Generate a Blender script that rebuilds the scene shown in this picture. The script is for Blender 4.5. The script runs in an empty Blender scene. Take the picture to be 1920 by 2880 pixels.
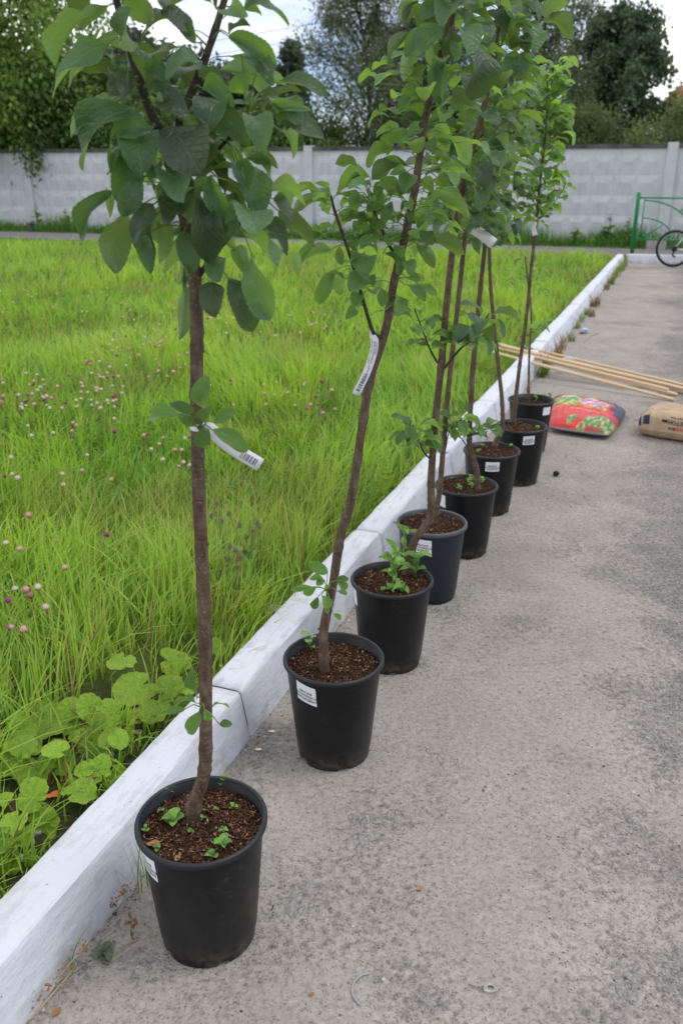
import bpy, math, random
import numpy as np
from mathutils import Vector, Matrix, noise
R = math.radians
rnd = random.Random(7)
nr = np.random.default_rng(11)
C = bpy.context.scene.collection
scene = bpy.context.scene

# ------------------------------------------------------------------ camera
F, PITCH, CH = 2450.0, R(21.44), 1.661
cam = bpy.data.cameras.new('camera')
cam.sensor_fit = 'VERTICAL'; cam.sensor_height = 36; cam.lens = F / 2880 * 36
cam.clip_start = .05; cam.clip_end = 2000
cam.dof.use_dof = True; cam.dof.focus_distance = 2.25; cam.dof.aperture_fstop = 4.8
camo = bpy.data.objects.new('camera', cam); C.objects.link(camo)
camo.location = (0, 0, CH); camo.rotation_euler = (R(90) - PITCH, 0, 0)
scene.camera = camo
scene.render.resolution_x, scene.render.resolution_y = 682, 1024

# ------------------------------------------------------------------ sky, sun, exposure
SUN_EL, SUN_AZ = R(60), R(88)           # azimuth from +Y, to the right
w = bpy.data.worlds.new('World'); scene.world = w; w.use_nodes = True
nt = w.node_tree; nd = nt.nodes; lk = nt.links; nd.clear()
sky = nd.new('ShaderNodeTexSky'); sky.sky_type = 'NISHITA'; sky.sun_disc = False
sky.sun_elevation = SUN_EL; sky.sun_rotation = SUN_AZ; sky.dust_density = .4; sky.ozone_density = 1.5; sky.altitude = 200
tc = nd.new('ShaderNodeTexCoord'); mp = nd.new('ShaderNodeMapping'); mp.inputs['Scale'].default_value = (1.0, 1.0, 2.6)
n1 = nd.new('ShaderNodeTexNoise'); n1.inputs['Scale'].default_value = 2.3; n1.inputs['Detail'].default_value = 7; n1.inputs['Roughness'].default_value = .55
rp = nd.new('ShaderNodeValToRGB'); rp.color_ramp.elements[0].position = .43; rp.color_ramp.elements[1].position = .64
rp.color_ramp.elements[0].color = (.12, .12, .12, 1)
mx = nd.new('ShaderNodeMix'); mx.data_type = 'RGBA'
mx.inputs[7].default_value = (14.3, 13.5, 12.6, 1)
bg = nd.new('ShaderNodeBackground'); bg.inputs['Strength'].default_value = .1
wo = nd.new('ShaderNodeOutputWorld')
lk.new(tc.outputs['Generated'], mp.inputs[0]); lk.new(mp.outputs[0], n1.inputs['Vector']); lk.new(n1.outputs[0], rp.inputs[0])
lk.new(rp.outputs[0], mx.inputs[0]); tn = nd.new('ShaderNodeMix'); tn.data_type = 'RGBA'; tn.blend_type = 'MULTIPLY'; tn.inputs[0].default_value = 1; tn.inputs[7].default_value = (.52, .68, 1., 1); lk.new(sky.outputs[0], tn.inputs[6]); lk.new(tn.outputs[2], mx.inputs[6]); lk.new(mx.outputs[2], bg.inputs['Color']); lk.new(bg.outputs[0], wo.inputs[0])
sl = bpy.data.lights.new('sun', 'SUN'); sl.energy = .85; sl.angle = R(22); sl.color = (1, .94, .85)
so = bpy.data.objects.new('sun', sl); C.objects.link(so)
sd = Vector((math.sin(SUN_AZ) * math.cos(SUN_EL), math.cos(SUN_AZ) * math.cos(SUN_EL), math.sin(SUN_EL)))
so.rotation_euler = sd.to_track_quat('Z', 'Y').to_euler(); so.location = (0, 0, 30)
vs = scene.view_settings; vs.view_transform = 'Standard'; vs.look = 'None'; vs.gamma = 1; vs.exposure = .60
scene.render.engine = 'CYCLES'
scene.cycles.max_bounces = 8; scene.cycles.transmission_bounces = 6; scene.cycles.transparent_max_bounces = 8

# ------------------------------------------------------------------ pixel -> place
FW = np.array([0, math.cos(PITCH), -math.sin(PITCH)]); RT = np.array([1., 0, 0]); UP = np.cross(RT, FW)
CAM = np.array([0, 0, CH])
def ray(u, v): return FW + RT * (u - 960) / F - UP * (v - 1440) / F
def px(u, v, z=0.):
    d = ray(u, v); return Vector(CAM + d * (z - CH) / d[2])
def pxY(u, v, Y):
    d = ray(u, v); return Vector(CAM + d * Y / d[1])

# ------------------------------------------------------------------ materials
def mat(name, col=(.5, .5, .5), rough=.7, spec=.3, build=None):
    m = bpy.data.materials.new(name); m.use_nodes = True
    b = m.node_tree.nodes['Principled BSDF']
    b.inputs['Base Color'].default_value = (*col, 1); b.inputs['Roughness'].default_value = rough
    b.inputs['Specular IOR Level'].default_value = spec
    if build: build(m.node_tree, b)
    return m
class N:
    def __init__(s, t): s.t = t
    def n(s, ty, **k):
        x = s.t.nodes.new(ty)
        for a, v in k.items():
            if hasattr(x, a): setattr(x, a, v)
            else: x.inputs[a].default_value = v
        return x
    def l(s, a, b): s.t.links.new(a, b)
    def coord(s, kind='Object', scale=(1, 1, 1)):
        c = s.n('ShaderNodeTexCoord'); m = s.n('ShaderNodeMapping'); m.inputs['Scale'].default_value = scale
        s.l(c.outputs[kind], m.inputs[0]); return m.outputs[0]
    def geo(s, scale=(1, 1, 1)):
        c = s.n('ShaderNodeNewGeometry'); m = s.n('ShaderNodeMapping'); m.inputs['Scale'].default_value = scale
        s.l(c.outputs['Position'], m.inputs[0]); return m.outputs[0]
    def noise(s, vec, scale, detail=4, rough=.5, dist=0):
        x = s.n('ShaderNodeTexNoise'); x.inputs['Scale'].default_value = scale; x.inputs['Detail'].default_value = detail
        x.inputs['Roughness'].default_value = rough; x.inputs['Distortion'].default_value = dist
        s.l(vec, x.inputs['Vector']); return x.outputs[0]
    def vor(s, vec, scale, feat='F1', out='Distance'):
        x = s.n('ShaderNodeTexVoronoi'); x.feature = feat; x.inputs['Scale'].default_value = scale
        s.l(vec, x.inputs['Vector']); return x.outputs[out]
    def ramp(s, fac, *stops):
        x = s.n('ShaderNodeValToRGB'); e = x.color_ramp.elements
        while len(e) < len(stops): e.new(.5)
        for i, (p, c) in enumerate(stops):
            e[i].position = p; e[i].color = (c, c, c, 1) if isinstance(c, (int, float)) else (*c, 1)
        s.l(fac, x.inputs[0]); return x.outputs[0]
    def mix(s, fac, a, b, blend='MIX'):
        x = s.n('ShaderNodeMix'); x.data_type = 'RGBA'; x.blend_type = blend
        for v, i in ((fac, 0), (a, 6), (b, 7)):
            if isinstance(v, (int, float)): x.inputs[i].default_value = v
            elif isinstance(v, tuple): x.inputs[i].default_value = (*v, 1)
            else: s.l(v, x.inputs[i])
        return x.outputs[2]
    def math(s, op, a, b=0.):
        x = s.n('ShaderNodeMath'); x.operation = op
        for v, i in ((a, 0), (b, 1)):
            if isinstance(v, (int, float)): x.inputs[i].default_value = v
            else: s.l(v, x.inputs[i])
        return x.outputs[0]
    def bump(s, h, strength=.3, dist=.01, normal=None):
        x = s.n('ShaderNodeBump'); x.inputs['Strength'].default_value = strength; x.inputs['Distance'].default_value = dist
        s.l(h, x.inputs['Height'])
        if normal: s.l(normal, x.inputs['Normal'])
        return x.outputs[0]

def b_pave(t, b):
    k = N(t); g = k.geo()
    big = k.noise(g, .9, 5, .6, .4); mid = k.noise(g, 4.2, 5, .65, .5); fine = k.noise(g, 120, 3, .6)
    sx = k.n('ShaderNodeSeparateXYZ'); k.l(g, sx.inputs[0])
    # bare aggregate shows where vehicles turned (right side), dust lies by the kerb
    lane = k.math('MULTIPLY_ADD', sx.outputs[0], .16)
    d = k.math('SUBTRACT', sx.outputs[0], k.math('MULTIPLY', sx.outputs[1], .36))
    lane = k.ramp(k.math('ADD', k.math('MULTIPLY', d, .42), .25), (.18, 0), (.75, 1.))
    bare = k.math('ADD', k.math('MULTIPLY', lane, .34), k.math('ADD', k.math('MULTIPLY', big, .5), k.math('ADD', k.math('MULTIPLY', mid, .42), k.math('MULTIPLY', k.math('SUBTRACT', k.noise(g, 45, 4, .7), .5), .55))))
    bare = k.ramp(bare, (.50, 0), (.64, 1))
    dust = k.ramp(k.noise(g, 2.1, 6, .7, .8), (.3, (.285, .266, .232)), (.55, (.352, .330, .290)), (.8, (.415, .392, .348)))
    agg = k.ramp(k.vor(g, 150, 'F1', 'Color'), (.1, (.065, .064, .063)), (.5, (.18, .175, .17)), (.85, (.38, .37, .36)))
    agg2 = k.mix(.3, agg, (.24, .23, .215))
    col = k.mix(k.math('MULTIPLY', bare, .85), dust, agg2)
    gr_ = k.ramp(k.noise(g, 60, 6, .8, .3), (.36, .66), (.5, 1.), (.66, 1.2)); col = k.mix(1., col, gr_, 'MULTIPLY')
    for sc_, lo, hi, cc, thr in ((62, .13, .24, (.075, .073, .07), .51), (120, .18, .32, (.085, .083, .08), .48), (95, .12, .2, (.55, .54, .52), .60)):
        spk = k.ramp(k.vor(g, sc_), (lo, 1), (hi, 0)); sel = k.ramp(k.noise(g, sc_ * .45, 2), (thr, 0), (thr + .06, 1))
        col = k.mix(k.math('MULTIPLY', k.math('MULTIPLY', spk, sel), .6), col, cc)
    # hairline cracks, only in patches
    cw = k.n('ShaderNodeVectorMath'); cw.operation = 'ADD'; cn = k.n('ShaderNodeTexNoise'); cn.inputs['Scale'].default_value = 9; k.l(g, cn.inputs['Vector'])
    cs = k.n('ShaderNodeVectorMath'); cs.operation = 'SCALE'; cs.inputs['Scale'].default_value = .09; k.l(cn.outputs['Color'], cs.inputs[0])
    k.l(g, cw.inputs[0]); k.l(cs.outputs[0], cw.inputs[1])
    cr = k.ramp(k.vor(cw.outputs[0], 5.2, 'DISTANCE_TO_EDGE'), (.0015, 1), (.006, 0))
    cm = k.ramp(k.noise(g, 2.6, 2), (.60, 0), (.68, 1)); near = k.ramp(lane, (.03, 1), (.2, 0))
    crack = k.math('MULTIPLY', k.math('MULTIPLY', cr, cm), near)
    col = k.mix(k.math('MULTIPLY', crack, .22), col, (.14, .125, .11))
    st = k.ramp(k.noise(k.geo((1.2, 1.2, 1)), 1.7, 6, .7, 1.), (.50, 0), (.72, 1))
    col = k.mix(k.math('MULTIPLY', st, .14), col, (.165, .15, .13))
    k.l(col, b.inputs['Base Color'])
    h = k.math('ADD', k.math('MULTIPLY', fine, .35), k.math('MULTIPLY', k.vor(g, 110), k.math('ADD', k.math('MULTIPLY', bare, .9), .12)))
    h = k.math('SUBTRACT', h, k.math('MULTIPLY', crack, .35))
    h2 = k.math('ADD', h, k.math('MULTIPLY', k.noise(g, 14, 5, .65, .6), 1.1))
    k.l(k.bump(h2, 1., .009), b.inputs['Normal'])
M = {}
M['pave'] = mat('dusty_asphalt', rough=.92, spec=.15, build=b_pave)
def b_kerb(t, b):
    k = N(t); g = k.geo(); o = k.coord('Object')
    rot = k.n('ShaderNodeMapping'); rot.inputs['Rotation'].default_value = (0, 0, -math.atan2(.938, .346)); k.l(g, rot.inputs[0]); scl = k.n('ShaderNodeMapping'); scl.inputs['Scale'].default_value = (5, 26, 26); k.l(rot.outputs[0], scl.inputs[0])
    st = k.noise(scl.outputs[0], 1.6, 5, .6); n2 = k.noise(g, 9, 6, .7); n3 = k.noise(g, 70, 3, .6)
    wear = k.ramp(k.math('ADD', k.math('MULTIPLY', st, .55), k.math('MULTIPLY', n2, .5)), (.53, 0), (.66, 1))
    col = k.mix(k.math('MULTIPLY', wear, .55), (.625, .655, .705), (.38, .395, .415))
    sep = k.n('ShaderNodeSeparateXYZ'); k.l(g, sep.inputs[0])
    low = k.math('MULTIPLY', k.ramp(sep.outputs[2], (.0, 1), (.075, 0)), k.ramp(n2, (.4, 0), (.66, 1)))   # splashed dirt at the foot
    col = k.mix(k.math('MULTIPLY', low, .65), col, (.24, .21, .18))
    pit = k.math('MULTIPLY', k.ramp(k.vor(g, 48), (.05, 1), (.12, 0)), k.ramp(k.noise(g, 16, 2), (.56, 0), (.64, 1)))
    col = k.mix(k.math('MULTIPLY', pit, .7), col, (.22, .20, .19))
    k.l(col, b.inputs['Base Color'])
    h = k.math('ADD', k.math('MULTIPLY', st, .8), k.math('ADD', k.math('MULTIPLY', n3, .5), k.math('MULTIPLY', n2, .8)))
    h = k.math('SUBTRACT', h, k.math('MULTIPLY', pit, 1.2))
    k.l(k.bump(h, .7, .006), b.inputs['Normal'])
M['kerb'] = mat('whitewashed_concrete', rough=.88, spec=.2, build=b_kerb)
def b_soil(t, b):
    k = N(t); g = k.geo(); n = k.noise(g, 55, 6, .75)
    k.l(k.ramp(n, (.3, (.014, .009, .006)), (.5, (.045, .024, .014)), (.68, (.11, .058, .034)), (.85, (.2, .12, .07))), b.inputs['Base Color'])
    k.l(k.bump(n, 1, .012), b.inputs['Normal'])
M['soil'] = mat('potting_soil', rough=.95, spec=.1, build=b_soil)
def b_lawn(t, b):
    k = N(t); g = k.geo(); n = k.noise(g, 6, 6, .7); n2 = k.noise(g, 40, 4, .7)
    c = k.ramp(n2, (.3, (.018, .014, .010)), (.55, (.055, .045, .032)), (.8, (.14, .12, .095)))
    sx = k.n('ShaderNodeSeparateXYZ'); k.l(g, sx.inputs[0]); c = k.mix(k.math('MULTIPLY', k.ramp(n, (.3, .35), (.6, .9)), k.ramp(sx.outputs[1], (2.3 / 4, 0), (2.9 / 4, 1)) if False else k.ramp(k.math('MULTIPLY', sx.outputs[1], .2), (.44, .15), (.6, 1))), c, (.12, .20, .03))
    k.l(c, b.inputs['Base Color']); k.l(k.bump(n2, 1, .02), b.inputs['Normal'])
M['lawn'] = mat('lawn_earth', rough=.95, spec=.1, build=b_lawn)
def b_road(t, b):
    k = N(t); g = k.geo(); n = k.noise(g, 3, 6, .7); n2 = k.noise(g, 90, 3)
    k.l(k.ramp(n, (.3, (.13, .13, .135)), (.7, (.20, .195, .19))), b.inputs['Base Color']); k.l(k.bump(n2, .4, .005), b.inputs['Normal'])
M['road'] = mat('asphalt_road', rough=.9, spec=.2, build=b_road)
def b_pot(t, b):
    k = N(t); o = k.geo(); n = k.noise(o, 7, 6, .7, .3); sp = k.math('MULTIPLY', k.ramp(k.vor(o, 95), (.04, 1), (.075, 0)), k.ramp(k.noise(o, 21, 2), (.58, 0), (.64, 1)))
    c = k.mix(k.ramp(n, (.52, 0), (.8, .35)), (.006, .0064, .0072), (.035, .032, .029)); c = k.mix(k.math('MULTIPLY', sp, .55), c, (.25, .22, .18))
    sz_ = k.n('ShaderNodeSeparateXYZ'); k.l(o, sz_.inputs[0]); foot = k.math('MULTIPLY', k.ramp(sz_.outputs[2], (0, 1), (.07, 0)), k.ramp(k.noise(o, 30, 5, .7), (.42, 0), (.62, 1))); c = k.mix(k.math('MULTIPLY', foot, .7), c, (.13, .115, .095))
    scr = k.math('MULTIPLY', k.ramp(k.noise(k.geo((9, 9, 70)), 4, 3, .6), (.60, 0), (.68, 1)), k.ramp(k.noise(o, 6, 2), (.52, 0), (.62, 1))); c = k.mix(k.math('MULTIPLY', scr, .35), c, (.10, .10, .10))
    k.l(c, b.inputs['Base Color']); k.l(k.ramp(n, (.3, .28), (.8, .55)), b.inputs['Roughness'])
    k.l(k.bump(k.noise(o, 160, 2), .05, .002), b.inputs['Normal'])
M['pot'] = mat('black_plastic', rough=.42, spec=.3, build=b_pot)
M['rim'] = mat('grey_black_plastic_rim', (.013, .014, .016), .45, .4)
M['potb'] = mat('navy_plastic', (.012, .017, .027), .45, .42)
M['rimb'] = mat('grey_plastic_rim', (.075, .08, .095), .5, .5)
def b_bark(t, b):
    k = N(t); o = k.geo((1, 1, .35)); n = k.noise(o, 60, 5, .65); g = k.geo()
    c = k.ramp(n, (.3, (.055, .033, .021)), (.5, (.110, .070, .045)), (.72, (.20, .145, .105)))
    p = k.noise(k.geo(), 9, 4, .6); c = k.mix(k.ramp(p, (.45, 0), (.7, .55)), c, (.075, .068, .04))
    sp = k.math('MULTIPLY', k.ramp(k.vor(g, 150), (.12, 1), (.24, 0)), k.ramp(k.noise(g, 40, 2), (.47, 0), (.53, 1)))
    c = k.mix(k.math('MULTIPLY', sp, .7), c, (.34, .28, .22))
    k.l(c, b.inputs['Base Color']); rg = k.noise(k.geo((.35, .35, 4)), 26, 3); k.l(k.bump(k.math('ADD', n, rg), .8, .005), b.inputs['Normal'])
M['bark'] = mat('apple_bark', rough=.62, spec=.3, build=b_bark)
def b_twig(t, b):
    k = N(t); n = k.noise(k.geo(), 50, 4); k.l(k.ramp(n, (.3, (.022, .014, .013)), (.7, (.07, .045, .038))), b.inputs['Base Color'])
M['twig'] = mat('dark_twig', rough=.55, spec=.35, build=b_twig)
def leafmat(name, top, under, trans, spec=.5, rough=.36, var=.35, weight=.34):
    m = bpy.data.materials.new(name); m.use_nodes = True; t = m.node_tree; k = N(t); b = t.nodes['Principled BSDF']; out = t.nodes['Material Output']
    geo = k.n('ShaderNodeNewGeometry'); oi = k.n('ShaderNodeObjectInfo')
    rr = k.ramp(oi.outputs['Random'], (0, 1 - var), (1, 1 + var))
    o = k.coord('Object'); sp = k.n('ShaderNodeSeparateXYZ'); k.l(o, sp.inputs[0])
    ay = k.math('ABSOLUTE', sp.outputs[1])
    mid = k.ramp(ay, (.006, 1), (.022, 0))
    vv = k.math('FRACT', k.math('MULTIPLY', k.math('SUBTRACT', sp.outputs[0], k.math('MULTIPLY', ay, .75)), 8.))
    vein = k.ramp(vv, (.0, 1), (.1, 0), (.92, 0), (1., 1)); vein = k.math('MAXIMUM', k.math('MULTIPLY', vein, .5), mid)
    mott = k.noise(o, 5, 4, .6)
    tc_ = k.mix(k.ramp(mott, (.35, 0), (.75, .5)), top, tuple(x * 1.5 for x in top))
    tc_ = k.mix(k.math('MULTIPLY', vein, .7), tc_, tuple(x * 2.2 + .03 for x in top))
    spot = k.math('MULTIPLY', k.ramp(k.noise(o, 9, 2), (.74, 0), (.77, 1)), k.ramp(oi.outputs['Random'], (.8, 0), (.82, 1)))
    tc_ = k.mix(k.math('MULTIPLY', spot, .8), tc_, (.13, .035, .015))
    ea = k.n('ShaderNodeAttribute'); ea.attribute_name = 'edge'; eg = k.ramp(ea.outputs['Fac'], (.82, 0), (.97, .55)); tc_ = k.mix(eg, tc_, tuple(x * 2.4 + .03 for x in top))
    uc = k.mix(k.math('MULTIPLY', vein, .5), under, tuple(x * 1.3 + .02 for x in under))
    c = k.mix(geo.outputs['Backfacing'], tc_, uc); c = k.mix(1., c, rr, 'MULTIPLY')
    k.l(c, b.inputs['Base Color']); b.inputs['Roughness'].default_value = rough; b.inputs['Specular IOR Level'].default_value = spec; b.inputs['Sheen Weight'].default_value = .18; b.inputs['Sheen Roughness'].default_value = .45
    k.l(k.bump(k.math('SUBTRACT', k.math('MULTIPLY', k.noise(o, 14, 3), .6), vein), .35, .02), b.inputs['Normal'])
    tr = k.n('ShaderNodeBsdfTranslucent'); tcol = k.mix(1., trans, rr, 'MULTIPLY'); tcol = k.mix(k.math('MULTIPLY', vein, .35), tcol, tuple(x * .45 for x in trans))
    k.l(tcol, tr.inputs['Color'])
    ms = k.n('ShaderNodeMixShader'); ms.inputs[0].default_value = weight; k.l(b.outputs[0], ms.inputs[1]); k.l(tr.outputs[0], ms.inputs[2]); k.l(ms.outputs[0], out.inputs[0])
    return m
M['leaf'] = leafmat('apple_leaf', (.034, .088, .036), (.165, .245, .095), (.27, .47, .05), spec=.65, rough=.30, var=.5)
M['leafy'] = leafmat('young_apple_leaf', (.062, .150, .034), (.17, .27, .085), (.32, .55, .06), weight=.38)
M['leafl'] = leafmat('light_apple_leaf', (.105, .23, .042), (.19, .31, .085), (.37, .62, .07), weight=.40)
M['dryl'] = leafmat('reddish_weed_leaf', (.22, .12, .06), (.2, .13, .07), (.3, .15, .06))
M['weed'] = leafmat('weed_leaf', (.17, .36, .06), (.18, .3, .09), (.35, .6, .08), weight=.35)
M['colt_old'] = leafmat('grey_green_leaf', (.13, .17, .10), (.15, .2, .12), (.2, .28, .1), spec=.25, rough=.6, var=.25, weight=.34)
def coltmat():
    m = bpy.data.materials.new('coltsfoot_leaf'); m.use_nodes = True; t = m.node_tree; k = N(t); b = t.nodes['Principled BSDF']; out = t.nodes['Material Output']
    o = k.coord('Object'); sp = k.n('ShaderNodeSeparateXYZ'); k.l(o, sp.inputs[0]); oi = k.n('ShaderNodeObjectInfo')
    an = k.math('ARCTAN2', sp.outputs[1], sp.outputs[0]); fr = k.math('FRACT', k.math('ADD', k.math('MULTIPLY', an, 9 / 6.2832), .5)); tri = k.math('ABSOLUTE', k.math('SUBTRACT', fr, .5))
    ln = k.n('ShaderNodeVectorMath'); ln.operation = 'LENGTH'; k.l(o, ln.inputs[0]); rad = ln.outputs['Value']
    vein = k.math('MULTIPLY', k.ramp(k.math('MULTIPLY', tri, rad), (.012, 1), (.04, 0)), k.ramp(rad, (.5, 1), (1., .25)))
    cr = k.noise(o, 5.5, 4, .6); net = k.vor(o, 7, 'DISTANCE_TO_EDGE')
    c = k.ramp(cr, (.3, (.20, .38, .04)), (.55, (.29, .48, .05)), (.75, (.40, .54, .08)))
    c = k.mix(k.math('MULTIPLY', vein, .45), c, (.16, .22, .06)); c = k.mix(k.ramp(rad, (.8, 0), (1.05, .35)), c, (.36, .40, .08))
    hole = k.ramp(k.noise(o, 3.2, 2), (.70, 0), (.73, 1)); c = k.mix(k.math('MULTIPLY', hole, .6), c, (.2, .12, .05))
    c = k.mix(1., c, k.ramp(oi.outputs['Random'], (0, .7), (1, 1.3)), 'MULTIPLY')
    k.l(c, b.inputs['Base Color']); b.inputs['Roughness'].default_value = .5; b.inputs['Specular IOR Level'].default_value = .3
    k.l(k.bump(k.math('ADD', k.math('MULTIPLY', cr, .8), k.math('SUBTRACT', k.math('MULTIPLY', k.ramp(net, (0, 0), (.25, 1)), .5), vein)), .4, .05), b.inputs['Normal'])
    tr = k.n('ShaderNodeBsdfTranslucent'); k.l(k.mix(1., c, (1.5, 1.5, 1.), 'MULTIPLY'), tr.inputs['Color'])
    ms = k.n('ShaderNodeMixShader'); ms.inputs[0].default_value = .3; k.l(b.outputs[0], ms.inputs[1]); k.l(tr.outputs[0], ms.inputs[2]); k.l(ms.outputs[0], out.inputs[0])
    return m
M['colt'] = coltmat()
def vcol(name, rough=.6, spec=.25, trans=.35, boost=1.6):
    m = bpy.data.materials.new(name); m.use_nodes = True; t = m.node_tree; k = N(t); b = t.nodes['Principled BSDF']; out = t.nodes['Material Output']
    a = k.n('ShaderNodeVertexColor'); a.layer_name = 'col'
    k.l(a.outputs[0], b.inputs['Base Color']); b.inputs['Roughness'].default_value = rough; b.inputs['Specular IOR Level'].default_value = spec
    if trans:
        tr = k.n('ShaderNodeBsdfTranslucent'); c = k.mix(1., a.outputs[0], (boost, boost, boost * .75), 'MULTIPLY'); k.l(c, tr.inputs['Color'])
        ms = k.n('ShaderNodeMixShader'); ms.inputs[0].default_value = trans; k.l(b.outputs[0], ms.inputs[1]); k.l(tr.outputs[0], ms.inputs[2]); k.l(ms.outputs[0], out.inputs[0])
    return m
M['grass'] = vcol('grass_blades', .5, .3, .42, 1.7)
M['foliage'] = vcol('tree_foliage', .55, .3, .3, 1.6)
M['print'] = vcol('printed_film', .38, .45, 0)
M['crumb'] = vcol('loose_bits', .9, .1, 0)
M['fuzz'] = vcol('flower_heads', .8, .1, .5, 1.05)
def b_paper(t, b):
    k = N(t); n = k.noise(k.geo(), 40, 3); k.l(k.ramp(n, (.3, (.74, .75, .78)), (.7, (.82, .83, .85))), b.inputs['Base Color'])
M['paper'] = mat('white_paper', rough=.6, spec=.3, build=b_paper)
M['ink'] = mat('grey_ink', (.10, .10, .12), .8, .1)
M['black'] = mat('black_print', (.02, .02, .022), .6, .3)
M['redink'] = mat('red_print', (.55, .03, .03), .6, .3)
M['navy'] = mat('navy_print', (.022, .03, .085), .6, .3)
def b_kraft(t, b):
    k = N(t); g = k.geo(); n = k.noise(g, 14, 5, .6); n2 = k.noise(g, 5, 4, .6, 1.)
    k.l(k.ramp(n, (.3, (.39, .285, .175)), (.7, (.49, .37, .245))), b.inputs['Base Color']); k.l(k.bump(n2, .5, .03), b.inputs['Normal'])
M['kraft'] = mat('kraft_paper', rough=.75, spec=.25, build=b_kraft)
def b_wood(t, b):
    k = N(t); n = k.noise(k.coord('Object', (2, 40, 40)), 3, 5, .6)
    k.l(k.ramp(n, (.3, (.58, .42, .25)), (.7, (.72, .55, .36))), b.inputs['Base Color'])
M['wood'] = mat('pale_wood', rough=.6, spec=.3, build=b_wood)
M['green'] = mat('green_paint', (.012, .24, .075), .4, .5)
def b_wall(t, b):
    k = N(t); g = k.geo(); n = k.noise(g, 2.2, 6, .65, .4); n2 = k.noise(k.geo((3, 3, .25)), 3, 5, .65)
    c = k.ramp(k.math('ADD', k.math('MULTIPLY', n, .5), k.math('MULTIPLY', n2, .5)), (.3, (.45, .475, .50)), (.5, (.56, .585, .61)), (.7, (.64, .66, .68)))
    sep = k.n('ShaderNodeSeparateXYZ'); k.l(g, sep.inputs[0])
    stain = k.math('MULTIPLY', k.ramp(sep.outputs[2], (1.75, 0), (2.15, 1)), k.ramp(n2, (.42, 0), (.65, 1)))
    c = k.mix(k.math('MULTIPLY', stain, .6), c, (.17, .17, .165)); k.l(c, b.inputs['Base Color']); k.l(k.bump(k.noise(g, 18, 5, .7), .4, .02), b.inputs['Normal'])
M['wall'] = mat('painted_concrete', rough=.9, spec=.2, build=b_wall)
def b_cope(t, b):
    k = N(t); n = k.noise(k.geo(), 4, 6, .7); k.l(k.ramp(n, (.35, (.055, .055, .052)), (.7, (.16, .155, .145))), b.inputs['Base Color'])
M['cope'] = mat('weathered_coping', rough=.95, spec=.1, build=b_cope)
M['trunk'] = mat('tree_bark', (.055, .045, .037), .9, .1)
M['rubber'] = mat('rubber', (.018, .018, .019), .75, .3)
M['alloy'] = mat('grey_metal', (.32, .33, .34), .35, .5)
M['white'] = mat('white_paint', (.75, .75, .74), .35, .5)
M['blackm'] = mat('black_parts', (.015, .015, .016), .5, .4)
M['stone'] = mat('grey_stone', (.32, .31, .29), .9, .2, lambda t, b: (lambda k: (k.l(k.ramp(k.noise(k.geo(), 40, 5, .7), (.3, (.2, .195, .18)), (.7, (.46, .44, .41))), b.inputs['Base Color']), k.l(k.bump(k.noise(k.geo(), 30, 5), .6, .01), b.inputs['Normal'])))(N(t)))
M['dry'] = mat('dry_leaf', (.30, .15, .07), .8, .15)
M['drys'] = mat('dry_stem', (.42, .33, .18), .8, .15)
M['orange'] = mat('orange_leaf', (.5, .16, .04), .7, .2)
M['film'] = mat('clear_film', (.75, .75, .72), .25, .5)
M['film'].node_tree.nodes['Principled BSDF'].inputs['Transmission Weight'].default_value = .55
M['blue'] = mat('pale_blue_film', (.30, .50, .68), .35, .5)
M['redfilm'] = mat('red_film', (.6, .03, .03), .4, .5)
M['stalk'] = mat('leaf_stalk', (.17, .26, .07), .5, .3)
M['wire'] = mat('cable', (.03, .03, .035), .6, .3)
M['roof'] = mat('red_roof', (.33, .10, .075), .8, .2)
M['plaster'] = mat('white_plaster', (.6, .6, .58), .9, .2)
M['ground'] = mat('far_ground', (.05, .075, .025), .95, .1)

# ------------------------------------------------------------------ mesh helpers
def link(name, me, m, parent=None):
    o = bpy.data.objects.new(name, me); C.objects.link(o)
    if m is not None and me is not None and not me.materials: me.materials.append(m)
    if parent is not None: o.parent = parent
    return o
def mesh(name, vs_, fs, smooth=False):
    me = bpy.data.meshes.new(name); me.from_pydata([tuple(v) for v in vs_], [], fs)
    if smooth: me.polygons.foreach_set('use_smooth', [True] * len(me.polygons))
    me.update(); return me
def bulk(name, V, FV, nper, col=None, smooth=False):
    """V (n,3) array, FV (m,nper) index array, col (n,3) vertex colours"""
    me = bpy.data.meshes.new(name); V = np.asarray(V, np.float32); FV = np.asarray(FV, np.int32); m = len(FV)
    me.vertices.add(len(V)); me.vertices.foreach_set('co', V.ravel())
    me.loops.add(m * nper); me.loops.foreach_set('vertex_index', FV.ravel())
    me.polygons.add(m); me.polygons.foreach_set('loop_start', np.arange(0, m * nper, nper, dtype=np.int32))
    me.polygons.foreach_set('loop_total', np.full(m, nper, np.int32))
    if smooth: me.polygons.foreach_set('use_smooth', np.ones(m, bool))
    me.update(calc_edges=True)
    if col is not None:
        a = me.color_attributes.new('col', 'FLOAT_COLOR', 'POINT')
        a.data.foreach_set('color', np.concatenate([np.asarray(col, np.float32), np.ones((len(V), 1), np.float32)], 1).ravel())
    return me
def tag(o, label, cat, group=None, kind=None):
    if label: o['label'] = label
    if cat: o['category'] = cat
    if group: o['group'] = group
    if kind: o['kind'] = kind
    return o
def thing(name, label, cat, loc=(0, 0, 0), group=None):
    o = bpy.data.objects.new(name, None); C.objects.link(o); o.location = loc; o.empty_display_size = .1
    return tag(o, label, cat, group)
def struct(name, me, m, parent=None):
    o = link(name, me, m, parent)
    if parent is None: o['kind'] = 'structure'
    return o
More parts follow.
